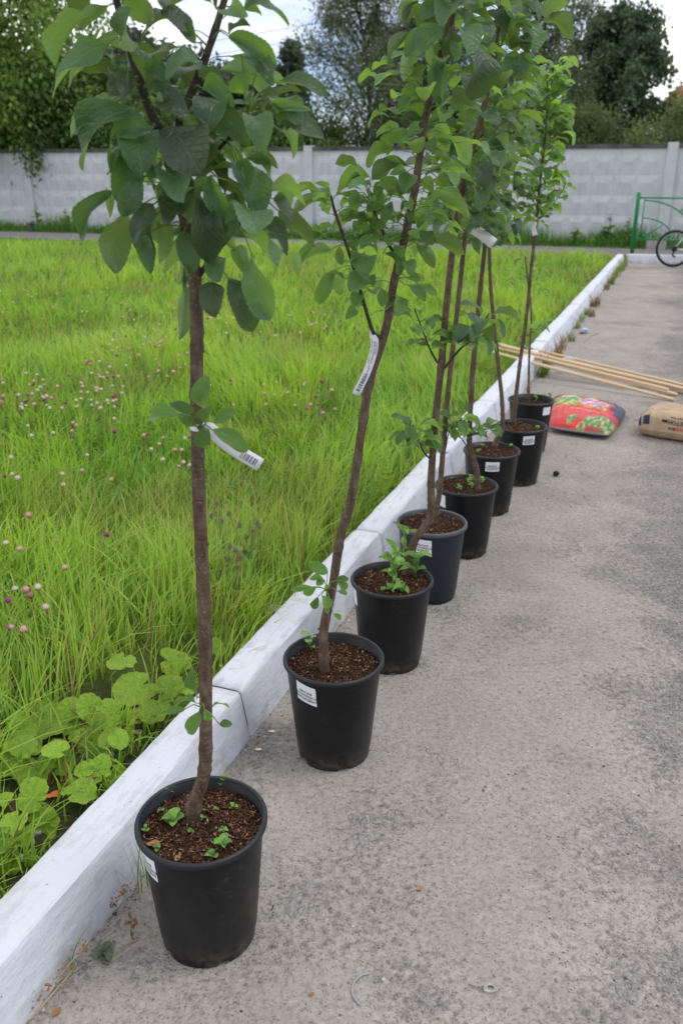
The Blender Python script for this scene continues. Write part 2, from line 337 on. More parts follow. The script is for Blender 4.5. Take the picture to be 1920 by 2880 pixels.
class MB:
    def __init__(s): s.v = []; s.f = []
    def add(s, v, f):
        n = len(s.v); s.v += [Vector(x) for x in v]; s.f += [tuple(i + n for i in q) for q in f]
    def box(s, a, b, ax=None, org=None):
        a, b = Vector(a), Vector(b)
        P = [Vector((x, y, z)) for x in (a.x, b.x) for y in (a.y, b.y) for z in (a.z, b.z)]
        if ax: P = [Vector(org) + ax[0] * p.x + ax[1] * p.y + ax[2] * p.z for p in P]
        s.add(P, [(0, 1, 3, 2), (4, 6, 7, 5), (0, 4, 5, 1), (2, 3, 7, 6), (0, 2, 6, 4), (1, 5, 7, 3)])
    def tube(s, pts, rad, n=8, cap=True, jit=0., seed=0):
        pts = [Vector(p) for p in pts]
        if not hasattr(rad, '__len__'): rad = [rad] * len(pts)
        base = len(s.v); t0 = (pts[1] - pts[0]).normalized()
        u = t0.orthogonal().normalized(); rg = random.Random(seed)
        for i, p in enumerate(pts):
            t = (pts[min(i + 1, len(pts) - 1)] - pts[max(i - 1, 0)]).normalized()
            u = (u - t * u.dot(t)).normalized(); w_ = t.cross(u)
            for k in range(n):
                a = 2 * math.pi * k / n; r = rad[i] * (1 + (rg.random() - .5) * jit)
                s.v.append(p + (u * math.cos(a) + w_ * math.sin(a)) * r)
        for i in range(len(pts) - 1):
            for k in range(n):
                a = base + i * n + k; b = base + i * n + (k + 1) % n
                s.f.append((a, b, b + n, a + n))
        if cap:
            s.f.append(tuple(base + k for k in reversed(range(n)))); s.f.append(tuple(base + (len(pts) - 1) * n + k for k in range(n)))
    def lathe(s, prof, n=48, c=(0, 0, 0), closed=False):
        base = len(s.v); c = Vector(c); m = len(prof)
        for r, z in prof:
            for k in range(n):
                a = 2 * math.pi * k / n; s.v.append(c + Vector((r * math.cos(a), r * math.sin(a), z)))
        for i in range(m if closed else m - 1):
            for k in range(n):
                a = base + i * n + k; b = base + i * n + (k + 1) % n; d = base + ((i + 1) % m) * n
                s.f.append((a, b, d + (k + 1) % n, d + k))
    def blob(s, c, r, sub=1, jit=.25, sq=(1, 1, 1), seed=0):
        import bmesh
        bm = bmesh.new(); bmesh.ops.create_icosphere(bm, subdivisions=sub, radius=1); rg = random.Random(seed); c = Vector(c)
        bm.verts.ensure_lookup_table()
        V = [c + Vector((v.co.x * sq[0], v.co.y * sq[1], v.co.z * sq[2])) * r * (1 + (rg.random() - .5) * jit) for v in bm.verts]
        s.add(V, [tuple(v.index for v in f.verts) for f in bm.faces]); bm.free()
    def make(s, name, m, parent=None, smooth=False, org=None):
        org = Vector(org) if org is not None else (Vector(parent.location) if parent is not None else Vector((0, 0, 0)))
        return link(name, mesh(name, [v - org for v in s.v], s.f, smooth), m, parent)
def spline(P, n):
    P = [Vector(p) for p in P]; out = []
    Q = [P[0] * 2 - P[1]] + P + [P[-1] * 2 - P[-2]]; segs = len(P) - 1
    for i in range(n + 1):
        x = i / n * segs; k = min(int(x), segs - 1); t = x - k; a, b, c, d = Q[k:k + 4]
        out.append(.5 * ((2 * b) + (c - a) * t + (2 * a - 5 * b + 4 * c - d) * t * t + (3 * b - a - 3 * c + d) * t ** 3))
    return out
def text_mesh(txt, size, align='CENTER', bold=False):
    cu = bpy.data.curves.new('txt', 'FONT'); cu.body = txt; cu.size = size; cu.align_x = align; cu.align_y = 'CENTER'; cu.resolution_u = 2
    if bold: cu.offset = size * .02
    o = bpy.data.objects.new('txt', cu); C.objects.link(o); bpy.context.view_layer.update()
    dg = bpy.context.evaluated_depsgraph_get(); me = bpy.data.meshes.new_from_object(o.evaluated_get(dg), depsgraph=dg)
    V = [tuple(v.co) for v in me.vertices]; Fc = [tuple(p.vertices) for p in me.polygons]
    bpy.data.objects.remove(o); bpy.data.curves.remove(cu); bpy.data.meshes.remove(me)
    return V, Fc

# ------------------------------------------------------------------ ground, kerb, road
K0 = px(257, 2651); K1 = px(1679, 836)
kd = (K1 - K0); kd.z = 0; kd.normalize(); kn = Vector((-kd.y, kd.x, 0))        # kn points to the lawn side
def kp(s, off=0, z=0): return K0 + kd * s + kn * off + Vector((0, 0, z))       # s metres along the kerb
KEND = (px(1763, 741) - K0).dot(kd)
wl, wr = px(61, 640), px(1857, 686)
wd = (wr - wl); wd.z = 0; wd.normalize(); wn = Vector((wd.y, -wd.x, 0))         # wn points to the camera
if wn.y > 0: wn = -wn
KH, KW = .165, .155
E_ = kp(KEND)
# big ground sheet
me = mesh('ground', [(-400, -20, -.03), (400, -20, -.03), (400, 900, -.03), (-400, 900, -.03)], [(0, 1, 2, 3)])
struct('ground', me, M['ground'])
def strip(name, pts, m, z):
    return struct(name, mesh(name, [(p[0], p[1], z) for p in pts], [tuple(range(len(pts)))]), m)
far = E_ + wd * 14
strip('pavement', [kp(-4.5, .02), kp(-4.5, .02) + Vector((16, 0, 0)), far + Vector((4, -3, 0)), far + wn * -.1, E_ + kn * .02 - wn * .1], M['pave'], 0.0)
rb, rf = px(1550, 692), px(1600, 716)
strip('road', [rb + wd * 25, rb - wd * 40, rf - wd * 40, rf + wd * 25], M['road'], -.004)
# lawn: gently uneven sheet left of the kerb up to the road
ns_, nt_ = 60, 40
V = []; Fc = []
for i in range(ns_ + 1):
    s = -4.0 + (KEND + 5.2) * i / ns_
    for j in range(nt_ + 1):
        off = KW - .02 + 16 * (j / nt_) ** 1.8
        p = kp(s, off); q = (p - rf).dot(wn)
        if q < 0: p = p + wn * (-q)
        e = min(1, max(0, q / 1.5)) if q > 0 else 0
        p.z = (.045 + .05 * noise.noise(p * .8) * min(1, j / 4)) * e + .002
        V.append(p)
for i in range(ns_):
    for j in range(nt_):
        a = i * (nt_ + 1) + j; Fc.append((a, a + 1, a + nt_ + 2, a + nt_ + 1))
struct('lawn', mesh('lawn', V, Fc, True), M['lawn'])
def lawn_z(p):
    return .045 + .05 * noise.noise(Vector((p[0], p[1], 0)) * .8) * min(1, max(0, ((Vector((p[0], p[1], 0)) - K0).dot(kn) - .15) / .4))
# verge between road and wall
strip('verge', [rb - wd * 40, rb + wd * 25, wr + wd * 22 - wn * 6, wl - wd * 30 - wn * 6], M['lawn'], .004)

kerb = bpy.data.objects.new('kerb', None); C.objects.link(kerb); kerb['kind'] = 'structure'
def kerb_stone(s0, s1, seed, lift, d=kd, nrm=kn, org=K0, h=KH, wdt=KW):
    rg = random.Random(seed); L = s1 - s0; n = max(4, int(L / .05)); prof = [(0, -.06), (.004, .0), (.012, .055), (.020, .11), (.028, h - .012), (.031, h - .004), (.037, h - .0005), (.046, h + .001), (.11, h + .002), (wdt - .012, h), (wdt, h - .012), (wdt + .004, -.06)]
    V = []; Fc = []
    m = len(prof)
    for i in range(n + 1):
        s = s0 + .0075 + (L - .015) * i / n; e = min(i, n - i); rd = .008 if e == 0 else 0
        for j, (x, z) in enumerate(prof):
            p = org + d * s; q = Vector((p.x * 6, p.y * 6, j * .6))
            x2 = x + .0035 * noise.noise(q) + (.004 * noise.noise(q * 4.1) if j in (9, 10) else 0) ; z2 = z + .003 * noise.noise(q + Vector((9, 0, 0))) + lift
            if rd and 3 <= j <= 10: z2 -= rd * .6; x2 += rd * .3 * (1 if j < 7 else -1)
            V.append(d * (s - s0) + nrm * x2 + Vector((0, 0, z2)))
    for i in range(n):
        for j in range(m - 1):
            a = i * m + j; Fc.append((a, a + m, a + m + 1, a + 1))
    Fc.append(tuple(range(m))); Fc.append(tuple(n * m + j for j in reversed(range(m))))
    for i in range(n + 1):
        ch = max(0, noise.noise(Vector(((s0 + L * i / n) * 7, 3.1, seed * .7))) - .25) * .022     # chipped arris
        for j in (4, 5, 6): V[i * m + j] = V[i * m + j] + nrm * ch * .5 - Vector((0, 0, ch * (1.1 if j < 6 else .5)))
    me = mesh('kerb_stone', V, Fc, True)
    me.polygons.foreach_set('use_smooth', [not (k < n * (m - 1) and (k % (m - 1)) in (4, 5)) for k in range(len(me.polygons))])
    o = link('kerb_stone', me, M['kerb'], kerb); o.location = org + d * s0
    return o
def s_of(u, v): return (px(u, v, KH) - K0).dot(kd)
joints = [s_of(689, 1945), s_of(1082, 1497)]
L0 = joints[1] - joints[0]
js = [joints[0] - 4 * L0, joints[0] - 3 * L0, joints[0] - 2 * L0 , joints[0] - L0 * 1.0] + joints
jx = [s_of(1401, 1130), s_of(1551, 961)]
js += [(joints[1] + jx[0]) / 2, jx[0], (jx[0] + jx[1]) / 2, jx[1]]
while js[-1] + 1.7 < KEND: js.append(js[-1] + 1.3)
js.append(KEND + .1)
for i in range(2, len(js) - 1):
    kerb_stone(js[i], js[i + 1], i, .004 * math.sin(i * 2.3))
M['joint'] = mat('dark_joint', (.05, .045, .04), .95, .1)  # near-black filler added in the open gaps, its colour stands in for their shade
for i in range(3, len(js) - 1):
    mb = MB(); pr_ = [(.012, -.05), (.018, .05), (.036, KH - .016), (.05, KH - .008), (KW - .02, KH - .008), (KW - .006, KH - .02), (KW - .004, -.05)]
    A_ = [kp(js[i] - .009, x, z) for x, z in pr_]; B_ = [kp(js[i] + .009, x, z) for x, z in pr_]; n_ = len(pr_)
    mb.add(A_ + B_, [(k, k + 1, n_ + k + 1, n_ + k) for k in range(n_ - 1)] + [tuple(range(n_)), tuple(reversed(range(n_, 2 * n_)))]); mb.make('joint', M['joint'], kerb)
ek = E_ - kn * .02
ed = px(1892, 743.5) - E_; ed.z = 0; ed.normalize(); en = Vector((-ed.y, ed.x, 0))
for i in range(7): kerb_stone(i * 1.3, (i + 1) * 1.3, 50 + i, .003 * math.sin(i), ed, en, ek + ed * .02)

# ------------------------------------------------------------------ concrete wall
WH = 2.23
wall = thing('concrete_wall', 'long grey-white painted concrete panel wall with relief diamonds and dark coping', 'wall', wl)
def wp(s, o=0, z=0): return wl + wd * s + wn * o + Vector((0, 0, z))
pl_ = (px(98, 641) - wl).dot(wd); pm = (px(863, 664) - wl).dot(wd); pr = (px(1857, 686) - wl).dot(wd)
step = (pr - pl_) / 4
posts = [pl_ + step * k for k in range(-3, 8)]
def panel(L):
    V = []; Fc = []; cw = .515; nc = int((L - .16) / cw); rows = 4; mg = (L - nc * cw) / 2; z0 = .16; chh = .46; D = .032
    def quad(a, b, c, d): n = len(V); V.extend([a, b, c, d]); Fc.append((n, n + 1, n + 2, n + 3))
    def P(s, o, z): return wd * s + wn * o + Vector((0, 0, z))
    zt = z0 + rows * chh
    for (a, b, z1, z2) in ((0, L, -.3, z0), (0, L, zt, WH - .05), (0, mg, z0, zt), (L - mg, L, z0, zt)): quad(P(a, 0, z1), P(b, 0, z1), P(b, 0, z2), P(a, 0, z2))
    for r in range(rows):
        for c in range(nc):
            x0 = mg + c * cw; x1 = x0 + cw; y0 = z0 + r * chh; y1 = y0 + chh
            a, b, c_, d = P(x0, 0, y0), P(x1, 0, y0), P(x1, 0, y1), P(x0, 0, y1)
            e = P(x0 + cw * .27, D, y0 + chh * .66); f = P(x1 - cw * .27, D, y0 + chh * .66)
            quad(a, b, f, e); quad(c_, d, e, f); n = len(V); V.extend([d, a, e, b, c_, f]); Fc.extend([(n, n + 1, n + 2), (n + 3, n + 4, n + 5)])
    bk = -.12
    quad(P(0, bk, -.3), P(0, bk, WH - .05), P(L, bk, WH - .05), P(L, bk, -.3))
    quad(P(0, 0, WH - .05), P(L, 0, WH - .05), P(L, bk, WH - .05), P(0, bk, WH - .05))
    return mesh('panel', V, Fc)
pme = panel(step - .24)
for k in range(len(posts) - 1):
    o = link('panel', pme, M['wall'], wall); o.location = wd * (posts[k] + .12)
    mb = MB(); mb.box((posts[k] + .121, -.16, WH - .095), (posts[k + 1] - .121, .045, WH + .005), (wd, wn, Vector((0, 0, 1))), wl)
    mb.make('coping', M['cope'], wall)
for s in posts:
    mb = MB(); mb.box((s - .12, -.16, -.3), (s + .12, .07, WH + .03), (wd, wn, Vector((0, 0, 1))), wl)
    mb.make('post', M['wall'], wall)

# ------------------------------------------------------------------ apple leaves (shared meshes)
def leaf_mesh(i):
    rg = random.Random(100 + i); n = 23; V = []; Fc = []
    arch = [.07, .14, .22, .30, .16, .10, .24, .34][i % 8]; fold = [.35, .2, .55, .42, .65, .28, .18, .48][i % 8]
    wav = rg.uniform(.03, .075); ph = rg.uniform(0, 6); tw = rg.uniform(-.95, .95); side = rg.uniform(-.06, .06)
    for a in range(n + 1):
        x = a / n; wv = float(np.interp(x, [0, .05, .13, .24, .36, .5, .64, .76, .86, .93, .97, 1], [.05, .30, .56, .79, .94, 1., .95, .80, .58, .36, .18, 0])) * .5
        if a == n: wv = .0
        if a == 0: wv = .03
        zc = arch * 4 * x * (1 - x) * (1 - .35 * x); cx = x; sy = side * math.sin(math.pi * x)
        for j, t in enumerate((-1, -.5, 0, .5, 1)):
            y = wv * .5 * t * 2 * .98
            if abs(t) == 1: y *= 1 + (.035 if (a % 2) else -.03)
            z = zc + fold * abs(y) * (1 - .4 * x) + wav * math.sin(9 * x + ph + (1.5 if t > 0 else 0)) * abs(t) ** 1.5 + tw * (x - .5) * y
            V.append((cx, y + sy, z))
    for a in range(n):
        for j in range(4):
            b = a * 5 + j; Fc.append((b, b + 5, b + 6, b + 1))
    me = mesh('leaf', V, Fc, True); a_ = me.attributes.new('edge', 'FLOAT', 'POINT'); a_.data.foreach_set('value', [1. if k % 5 in (0, 4) else 0. for k in range(len(V))])
    return me
LEAVES = [leaf_mesh(i) for i in range(8)]
LM = {}
def leafdata(i, key):
    if (i, key) not in LM:
        me = LEAVES[i].copy(); me.name = 'leaf'; me.materials.clear(); me.materials.append(M[key]); LM[(i, key)] = me
    return LM[(i, key)]
def put_leaf(root, base, tip, nrm, wid, key='leaf', var=None, name='leaf'):
    X = tip - base; L = X.length; X = X / L; Z = nrm - X * nrm.dot(X)
    if Z.length < 1e-3: Z = X.orthogonal()
    Z.normalize(); Y = Z.cross(X)
    i = rnd.randrange(8) if var is None else var
    o = bpy.data.objects.new(name, leafdata(i, key)); C.objects.link(o); o.parent = root
    b = base - root.location
    o.matrix_local = Matrix(((X.x * L, Y.x * wid, Z.x * L, b.x), (X.y * L, Y.y * wid, Z.y * L, b.y), (X.z * L, Y.z * wid, Z.z * L, b.z), (0, 0, 0, 1)))
    return o

# ------------------------------------------------------------------ pots and trees
POTS = [(-.309, 1.545, .291), (-.023, 2.229, .298), (.177, 2.759, .291), (.368, 3.29, .288), (.568, 3.738, .288), (.768, 4.268, .29), (1.009, 4.724, .288), (1.184, 5.324, .286)]
PH = .3295; SOILZ = [PH - .032, PH - .036, PH - .022, PH - .016, PH - .016, PH - .02, PH - .018, PH - .04]
PLAB = ['black plastic pot with many tiny seedlings dotting its soil and a curled tan leaf',
        'black plastic pot with a white sticker reading ПРЕЗИДЕНТ below its rim',
        'black plastic pot with tall light green weeds growing round the trunk',
        'navy blue plastic pot with a thick grey rim',
        'black plastic pot standing between the navy blue pot and the ВАСЮГАН pot',
        'black plastic pot with a white sticker reading ВАСЮГАН',
        'black plastic pot with a white sticker, behind the ВАСЮГАН pot',
        'black plastic pot standing against the red printed bag']
STK = [(-66, .072, .06, ('ЯБЛОНЯ', 'КОЛОНОВИДНАЯ', 'ПРЕЗИДЕНТ')), (-36, .068, .062, ('ЯБЛОНЯ', 'КОЛОНОВИДНАЯ', 'ПРЕЗИДЕНТ')), (-80, .07, .06, ()),
       (-14, .07, .06, ('ЯБЛОНЯ', 'КОЛОНОВИДНАЯ', 'ВАЛЮТА')), (-58, .07, .06, ()), (4, .07, .05, ('ЯБЛОНЯ', 'КОЛОНОВИДНАЯ', 'ВАСЮГАН')),
       (20, .066, .05, ('ЯБЛОНЯ', 'КОЛОНОВИДНАЯ', 'ВАЛЮТА')), (50, .066, .05, ())]
BR = .1075
def flakes(root, cx, cy, z, rad, n, name='bark_mulch'):
    a = nr.uniform(0, 6.283, n); r = rad * np.sqrt(nr.uniform(0, 1, n)); L = nr.uniform(.0025, .008, n); W = nr.uniform(.0008, .0024, n)
    th = nr.uniform(0, 6.283, n); tl = nr.uniform(-.5, .5, n); c = np.stack([cx + r * np.cos(a), cy + r * np.sin(a), z + nr.uniform(0, .007, n)], 1)
    d = np.stack([np.cos(th) * np.cos(tl), np.sin(th) * np.cos(tl), np.sin(tl)], 1); s = np.stack([-np.sin(th), np.cos(th), nr.uniform(-.6, .6, n)], 1)
    V = np.stack([c - d * L[:, None], c + s * W[:, None], c + d * L[:, None], c - s * W[:, None]], 1).reshape(-1, 3)
    pal = np.array([(.035, .018, .011), (.075, .036, .02), (.12, .06, .034), (.02, .012, .008), (.24, .14, .08), (.3, .24, .15)]); ix = nr.choice(6, n, p=[.3, .28, .2, .12, .07, .03])
    me = bulk(name, V - np.array(root.location), np.arange(4 * n).reshape(-1, 4), 4, np.repeat(pal[ix] * nr.uniform(.7, 1.3, (n, 1)), 4, 0))
    o = link(name, me, M['crumb'], root); o['kind'] = 'stuff'
for i, (X, Y, D) in enumerate(POTS):
    p = thing('plant_pot', PLAB[i], 'pot', (X, Y, 0), 'nursery pots standing in a row along the kerb')
    navy = i == 3; rt = D / 2 - .006
    n = 64; prof = [(.02, .012), (BR - .012, .012), (BR - .006, .0), (BR, .002), (BR + .002, .028), (BR + .0045, .032), (rt - .003, PH - .014), (rt - .003, PH - .004), (rt - .006, PH - .004), (BR - .004 + (rt - BR) * .8, PH * .8 ), (BR + .002, .03)]
    mb = MB(); mb.lathe(prof, n, (X, Y, 0))
    for j in (2, 3, 4):
        for k in range(n):
            a = (k / n * 5 + .13 * i) % 1
            if a < .2: mb.v[j * n + k].z = max(mb.v[j * n + k].z, .0) + (.011 if j < 4 else 0)
    mb.make('pot_body', M['potb' if navy else 'pot'], p, True)
    h = .016 if navy else .012; ro = D / 2
    rim = MB(); rim.lathe([(rt - .0045, PH - .003), (rt - .002, PH), (ro - .003, PH), (ro, PH - .004), (ro, PH - h), (ro - .004, PH - h - .001), (rt - .0035, PH - h + .001)], n, (X, Y, 0), True)
    rim.make('rim', M['rimb' if navy else 'rim'], p, True)
    sz = SOILZ[i]; rs = rt - .007; V = [(0, 0, sz)]; Fc = []
    for a in range(1, 11):
        for k in range(40):
            t = 2 * math.pi * k / 40; r = rs * a / 10; q = Vector((X + r * math.cos(t), Y + r * math.sin(t), 0))
            V.append((r * math.cos(t), r * math.sin(t), sz + .005 * noise.noise(q * 28) + .004 * noise.noise(q * 70) - (.004 if a == 10 else 0)))
    for k in range(40):
        Fc.append((0, 1 + k, 1 + (k + 1) % 40))
        for a in range(9): b = 1 + a * 40; Fc.append((b + k, b + 40 + k, b + 40 + (k + 1) % 40, b + (k + 1) % 40))
    link('potting_soil', mesh('potting_soil', V, Fc, True), M['soil'], p)
    flakes(p, X, Y, sz, rs * .985, (4200, 3200, 2000, 1500, 1300, 1000, 1000, 800)[i])
    # sticker
    da, sw, sh, lines = STK[i]; phi0 = math.atan2(-Y, -X) + R(da); zt = PH - h - .014
    tilt = (.0, .12, 0, .05, 0, -.02, -.03, .05)[i]
    def surf(s, t, lift=.0008, X=X, Y=Y, rt=rt, phi0=phi0, zt=zt, tilt=tilt):
        t = t - s * tilt; z = zt + t; r = BR + .004 + (rt - .003 - BR - .0045) * (z - .032) / (PH - .046) + lift
        return Vector((r * math.cos(phi0 + s / r), r * math.sin(phi0 + s / r), z))
    V = []; Fc = []
    for a in range(13):
        for b in range(5): V.append(surf(sw * (a / 12 - .5), -sh * b / 4))
    for a in range(12):
        for b in range(4): q = a * 5 + b; Fc.append((q, q + 1, q + 6, q + 5))
    lab = link('sticker', mesh('sticker', V, Fc, True), M['paper'], p)
    for li, tx in enumerate(lines):
        tv, tf = text_mesh(tx, (.0105, .0088, .0112)[li], bold=True)
        link('lettering', mesh('lettering', [surf(v[0], v[1] - sh * (.42, .6, .8)[li], .0014) for v in tv], tf), M['black'], lab)

# ---- trunks
def path_px(pts, Y, dy=None):
    return [pxY(u, v, Y + (dy[i] if dy else 0)) for i, (u, v) in enumerate(pts)]
def make_trunk(root, P, r0, r1, name='trunk', m='bark', n=14, seed=1, knobs=True):
    L = sum((P[i + 1] - P[i]).length for i in range(len(P) - 1)); N_ = max(6, int(L / .012)); S = spline(P, N_); rg = random.Random(seed); rad = []
    nxt = .06; pos = 0; bump = {}
    for i in range(N_ + 1):
        t = i / N_; r = r0 + (r1 - r0) * t
        if name == 'trunk': r *= 1 + .32 * math.exp(-t * L / .03) + .22 * math.exp(-((t * L - .085) / .025) ** 2)
        r *= 1 + .06 * noise.noise(Vector((seed * 3.1, 0, t * L * 16))) + .03 * noise.noise(Vector((seed, 5, t * L * 50)))
        if knobs and rg.random() < .14: r *= 1.13
        rad.append(r)
    mb = MB(); mb.tube(S, rad, n, True, .05, seed)
    if knobs:
        k = 4
        while k < N_ - 2:
            a = rg.uniform(0, 6.28); r = rad[k]; dr = Vector((math.cos(a), math.sin(a), .25))
            if abs(dr.x) > .3 or dr.y < 0: mb.blob(S[k] + dr * r * .95, r * rg.uniform(.24, .46), 1, .3, (1, 1, .9), seed + k)
            k += rg.randint(3, 7)
    mb.make(name, M[m], root, True)
    return S
class Stalks:
    def __init__(s): s.mb = MB()
    def add(s, a, b, r=.0011):
        if (b - a).length < .004: return
        m = (a + b) / 2 + Vector((0, 0, .12 * (b - a).length)); s.mb.tube([a, m, b], [r * 1.25, r, r * .9], 4, False)
def nearest(sk, p):
    return min(sk, key=lambda q: (q - p).length_squared)
def manual_leaves(root, Y, sk, st, specs, org, sc, key='leaf', Lmin=.0, jit=.2, wid=1.06):
    for sp in specs:
        bx, by, tx, ty, w_, sd_ = sp[:6]; fw_ = sp[6] if len(sp) > 6 else None
        ub, vb, ut, vt = org[0] + bx / sc, org[1] + by / sc, org[0] + tx / sc, org[1] + ty / sc
        front = sd_ == 'd'
        yb = Y + (rnd.uniform(-.075, -.01) if front else rnd.uniform(-.02, .07))
        b = pxY(ub, vb, yb); ww = w_ / sc * yb / F * .92 * wid
        t = pxY(ut, vt, yb); L = (t - b).length; want = max(L, ww * 1.35, Lmin)
        dy = math.sqrt(max(0, want * want - L * L)); dy = min(dy, .06)
        dy *= (-1 if front else 1) * (fw_ if fw_ is not None else 1)
        t = pxY(ut, vt, yb + dy)
        nm = Vector((rnd.uniform(-jit, jit) * 2.2, -.80, rnd.uniform(.15, 1.0))) if front else Vector((rnd.uniform(-jit, jit) * 2, .72, rnd.uniform(.4, 1.)))
        put_leaf(root, b, t, nm, ww * rnd.uniform(.97, 1.05), key)
        st.add(nearest(sk, b), b, .0013)
def whorl(root, sk, st, i0, i1, n, size, key, spread=(.015, .06), Rr=None, up=.35, wr_=.50, seed=0, droop=.5):
    """leaves spiralling round a stem between skeleton indices i0..i1"""
    rg = random.Random(seed); N_ = len(sk)
    for k in range(n):
        t = (k + rg.random()) / n; x = i0 + (i1 - i0) * t; i = min(int(x), N_ - 1); p = sk[i]
        a = k * 2.39996 + rg.uniform(-.5, .5); out = Vector((math.cos(a), math.sin(a), 0))
        sp_ = rg.uniform(*spread); b = p + out * sp_ + Vector((0, 0, sp_ * up))
        L = size * rg.uniform(.72, 1.12); el = rg.uniform(-1.0, .35) * droop * 1.6 + .15
        d = out * math.cos(el) + Vector((0, 0, math.sin(el))); d += Vector((rg.uniform(-.3, .3), rg.uniform(-.3, .3), 0)); d.normalize()
        nm = Vector((out.x * .5 + rg.uniform(-.3, .3), out.y * .5 + rg.uniform(-.3, .3), 1.0 if el > -.6 else .5)); 
        put_leaf(root, b, b + d * L, nm, L * wr_ * rg.uniform(.9, 1.1) * 1.25, key)
        st.add(p, b)
TLAB = ['young apple tree with large dark leaves and a leaf tuft halfway up its slender trunk',
        'young apple tree leaning right, with a barcoded paper tag on its left side branch',
        'young apple tree growing out of the pot full of tall weeds',
        'young apple tree in the navy blue pot, its trunk close to the leaning weed-pot tree',
        'young apple tree with a swollen crooked trunk base, behind the navy blue pot',
        'young apple tree with a thick bulging root collar, in the ВАСЮГАН pot',
        'bright light green columnar apple tree with a white tag near its lowest leaves',
        'short thin young tree with few small leaves in the pot by the red bag']
def new_tree(i):
    X, Y, D = POTS[i]
    return thing('apple_tree', TLAB[i], 'tree', (X, Y, SOILZ[i]), 'potted young apple trees in a row')
def branch(root, pts, Y, r0, r1, dy=None, seed=0, name='branch', m='twig'):
    return make_trunk(root, path_px(pts, Y, dy), r0, r1, name, m, 8, seed, True)
def stalk_done(st, root):
    if st.mb.v: o = st.mb.make('leaf_stalks', M['stalk'], root, True); o['kind'] = 'stuff'

# ---- tree 1
t1 = new_tree(0); Y1 = pxY(542, 2305, 1.5).y; Y1 = px(542, 2305, SOILZ[0]).y
trunk = make_trunk(t1, path_px([(540, 2318), (548, 2255), (568, 2200), (578, 2135), (579, 1951), (576, 1767), (569, 1584), (560, 1400), (556, 1222), (553, 1069), (554, 915), (547, 775), (535, 690), (520, 612), (490, 500), (471, 429)], Y1), .0155, .0100, seed=3)
rgt = branch(t1, [(471, 435), (499, 352), (545, 245), (588, 135), (624, 24), (650, -70), (668, -150)], Y1, .0088, .004, [0, 0, .02, .03, .04, .05, .06], 5)
lft = branch(t1, [(471, 432), (441, 355), (398, 245), (361, 122), (331, 12), (305, -90), (290, -160)], Y1, .0090, .004, [0, -.01, -.02, -.03, -.04, -.05, -.05], 6)
br3 = branch(t1, [(560, 775), (612, 704), (667, 637), (710, 575), (722, 565)], Y1, .0050, .003, [0, -.01, -.02, -.03, -.03], 7)
br4 = branch(t1, [(520, 612), (560, 520), (600, 440), (640, 392), (692, 334), (698, 322)], Y1, .0045, .0026, [0, .02, .02, .01, 0, 0], 8)
sk = trunk + rgt + lft + br3 + br4; st = Stalks()
A1 = [(560, 400, 75, 860, 235, 'd'), (560, 385, 235, 780, 125, 'l'), (640, 40, 320, 250, 115, 'l'), (330, -80, 295, 225, 190, 'l'), (660, -40, 980, 210, 220, 'l'), (850, 410, 790, 70, 300, 'd'),
      (745, 470, 490, 340, 130, 'l'), (810, 690, 600, 850, 240, 'd'), (920, 580, 700, 700, 80, 'l'), (860, 560, 990, 660, 150, 'l'), (1340, 370, 1040, 90, 210, 'd'), (1350, 480, 1090, 700, 210, 'd'),
      (1340, 500, 1200, 640, 90, 'l'), (690, 880, 250, 1215, 150, 'l'), (560, 930, 290, 1200, 120, 'd'), (830, 980, 363, 1511, 310, 'd'), (960, 1150, 600, 1235, 270, 'd'), (1160, 1130, 1403, 1531, 450, 'd'), (1040, 850, 1280, 1075, 210, 'd'),
      (1000, 720, 1130, 860, 130, 'd'), (1000, 620, 1130, 720, 140, 'd'), (930, 760, 1010, 850, 100, 'l'), (860, 1090, 760, 1000, 90, 'l'), (720, 830, 640, 840, 60, 'l'), (760, 760, 740, 900, 120, 'd'), (1050, 520, 1180, 420, 100, 'l'), (990, 940, 1060, 880, 70, 'd')]
A2 = [(180, 620, 430, 780, 135, 'l'), (180, 640, -10, 770, 140, 'l'), (450, 320, 878, 585, 180, 'd'), (455, 300, 640, 230, 120, 'l'), (410, 110, 610, 130, 150, 'd'), (600, 130, 730, 130, 120, 'l'), (330, 50, -110, 30, 110, 'l'), (340, 80, 480, -60, 130, 'l'), (375, 620, 790, 715, 140, 'l'),
      (560, 480, 850, 740, 130, 'd'), (665, 830, 600, 610, 200, 'd'), (850, 735, 1320, 830, 175, 'd'), (800, 870, 1100, 1095, 240, 'd'), (780, 860, 960, 760, 120, 'l'), (860, 1020, 1300, 1240, 165, 'd'), (870, 1010, 1180, 980, 110, 'd'), (650, 1040, 777, 1342, 240, 'd'), (110, 870, 640, 1270, 225, 'd'), (220, 780, 510, 960, 160, 'd'),
      (930, 1170, 1016, 1411, 110, 'l'), (130, 1000, 270, 1150, 150, 'd'), (280, 1090, 420, 1230, 160, 'd'), (630, 1140, 720, 1180, 70, 'l'), (640, 980, 580, 920, 50, 'd'), (720, 560, 840, 640, 90, 'd'), (0, 250, 160, 370, 120, 'd'), (150, 480, 10, 620, 90, 'l')]
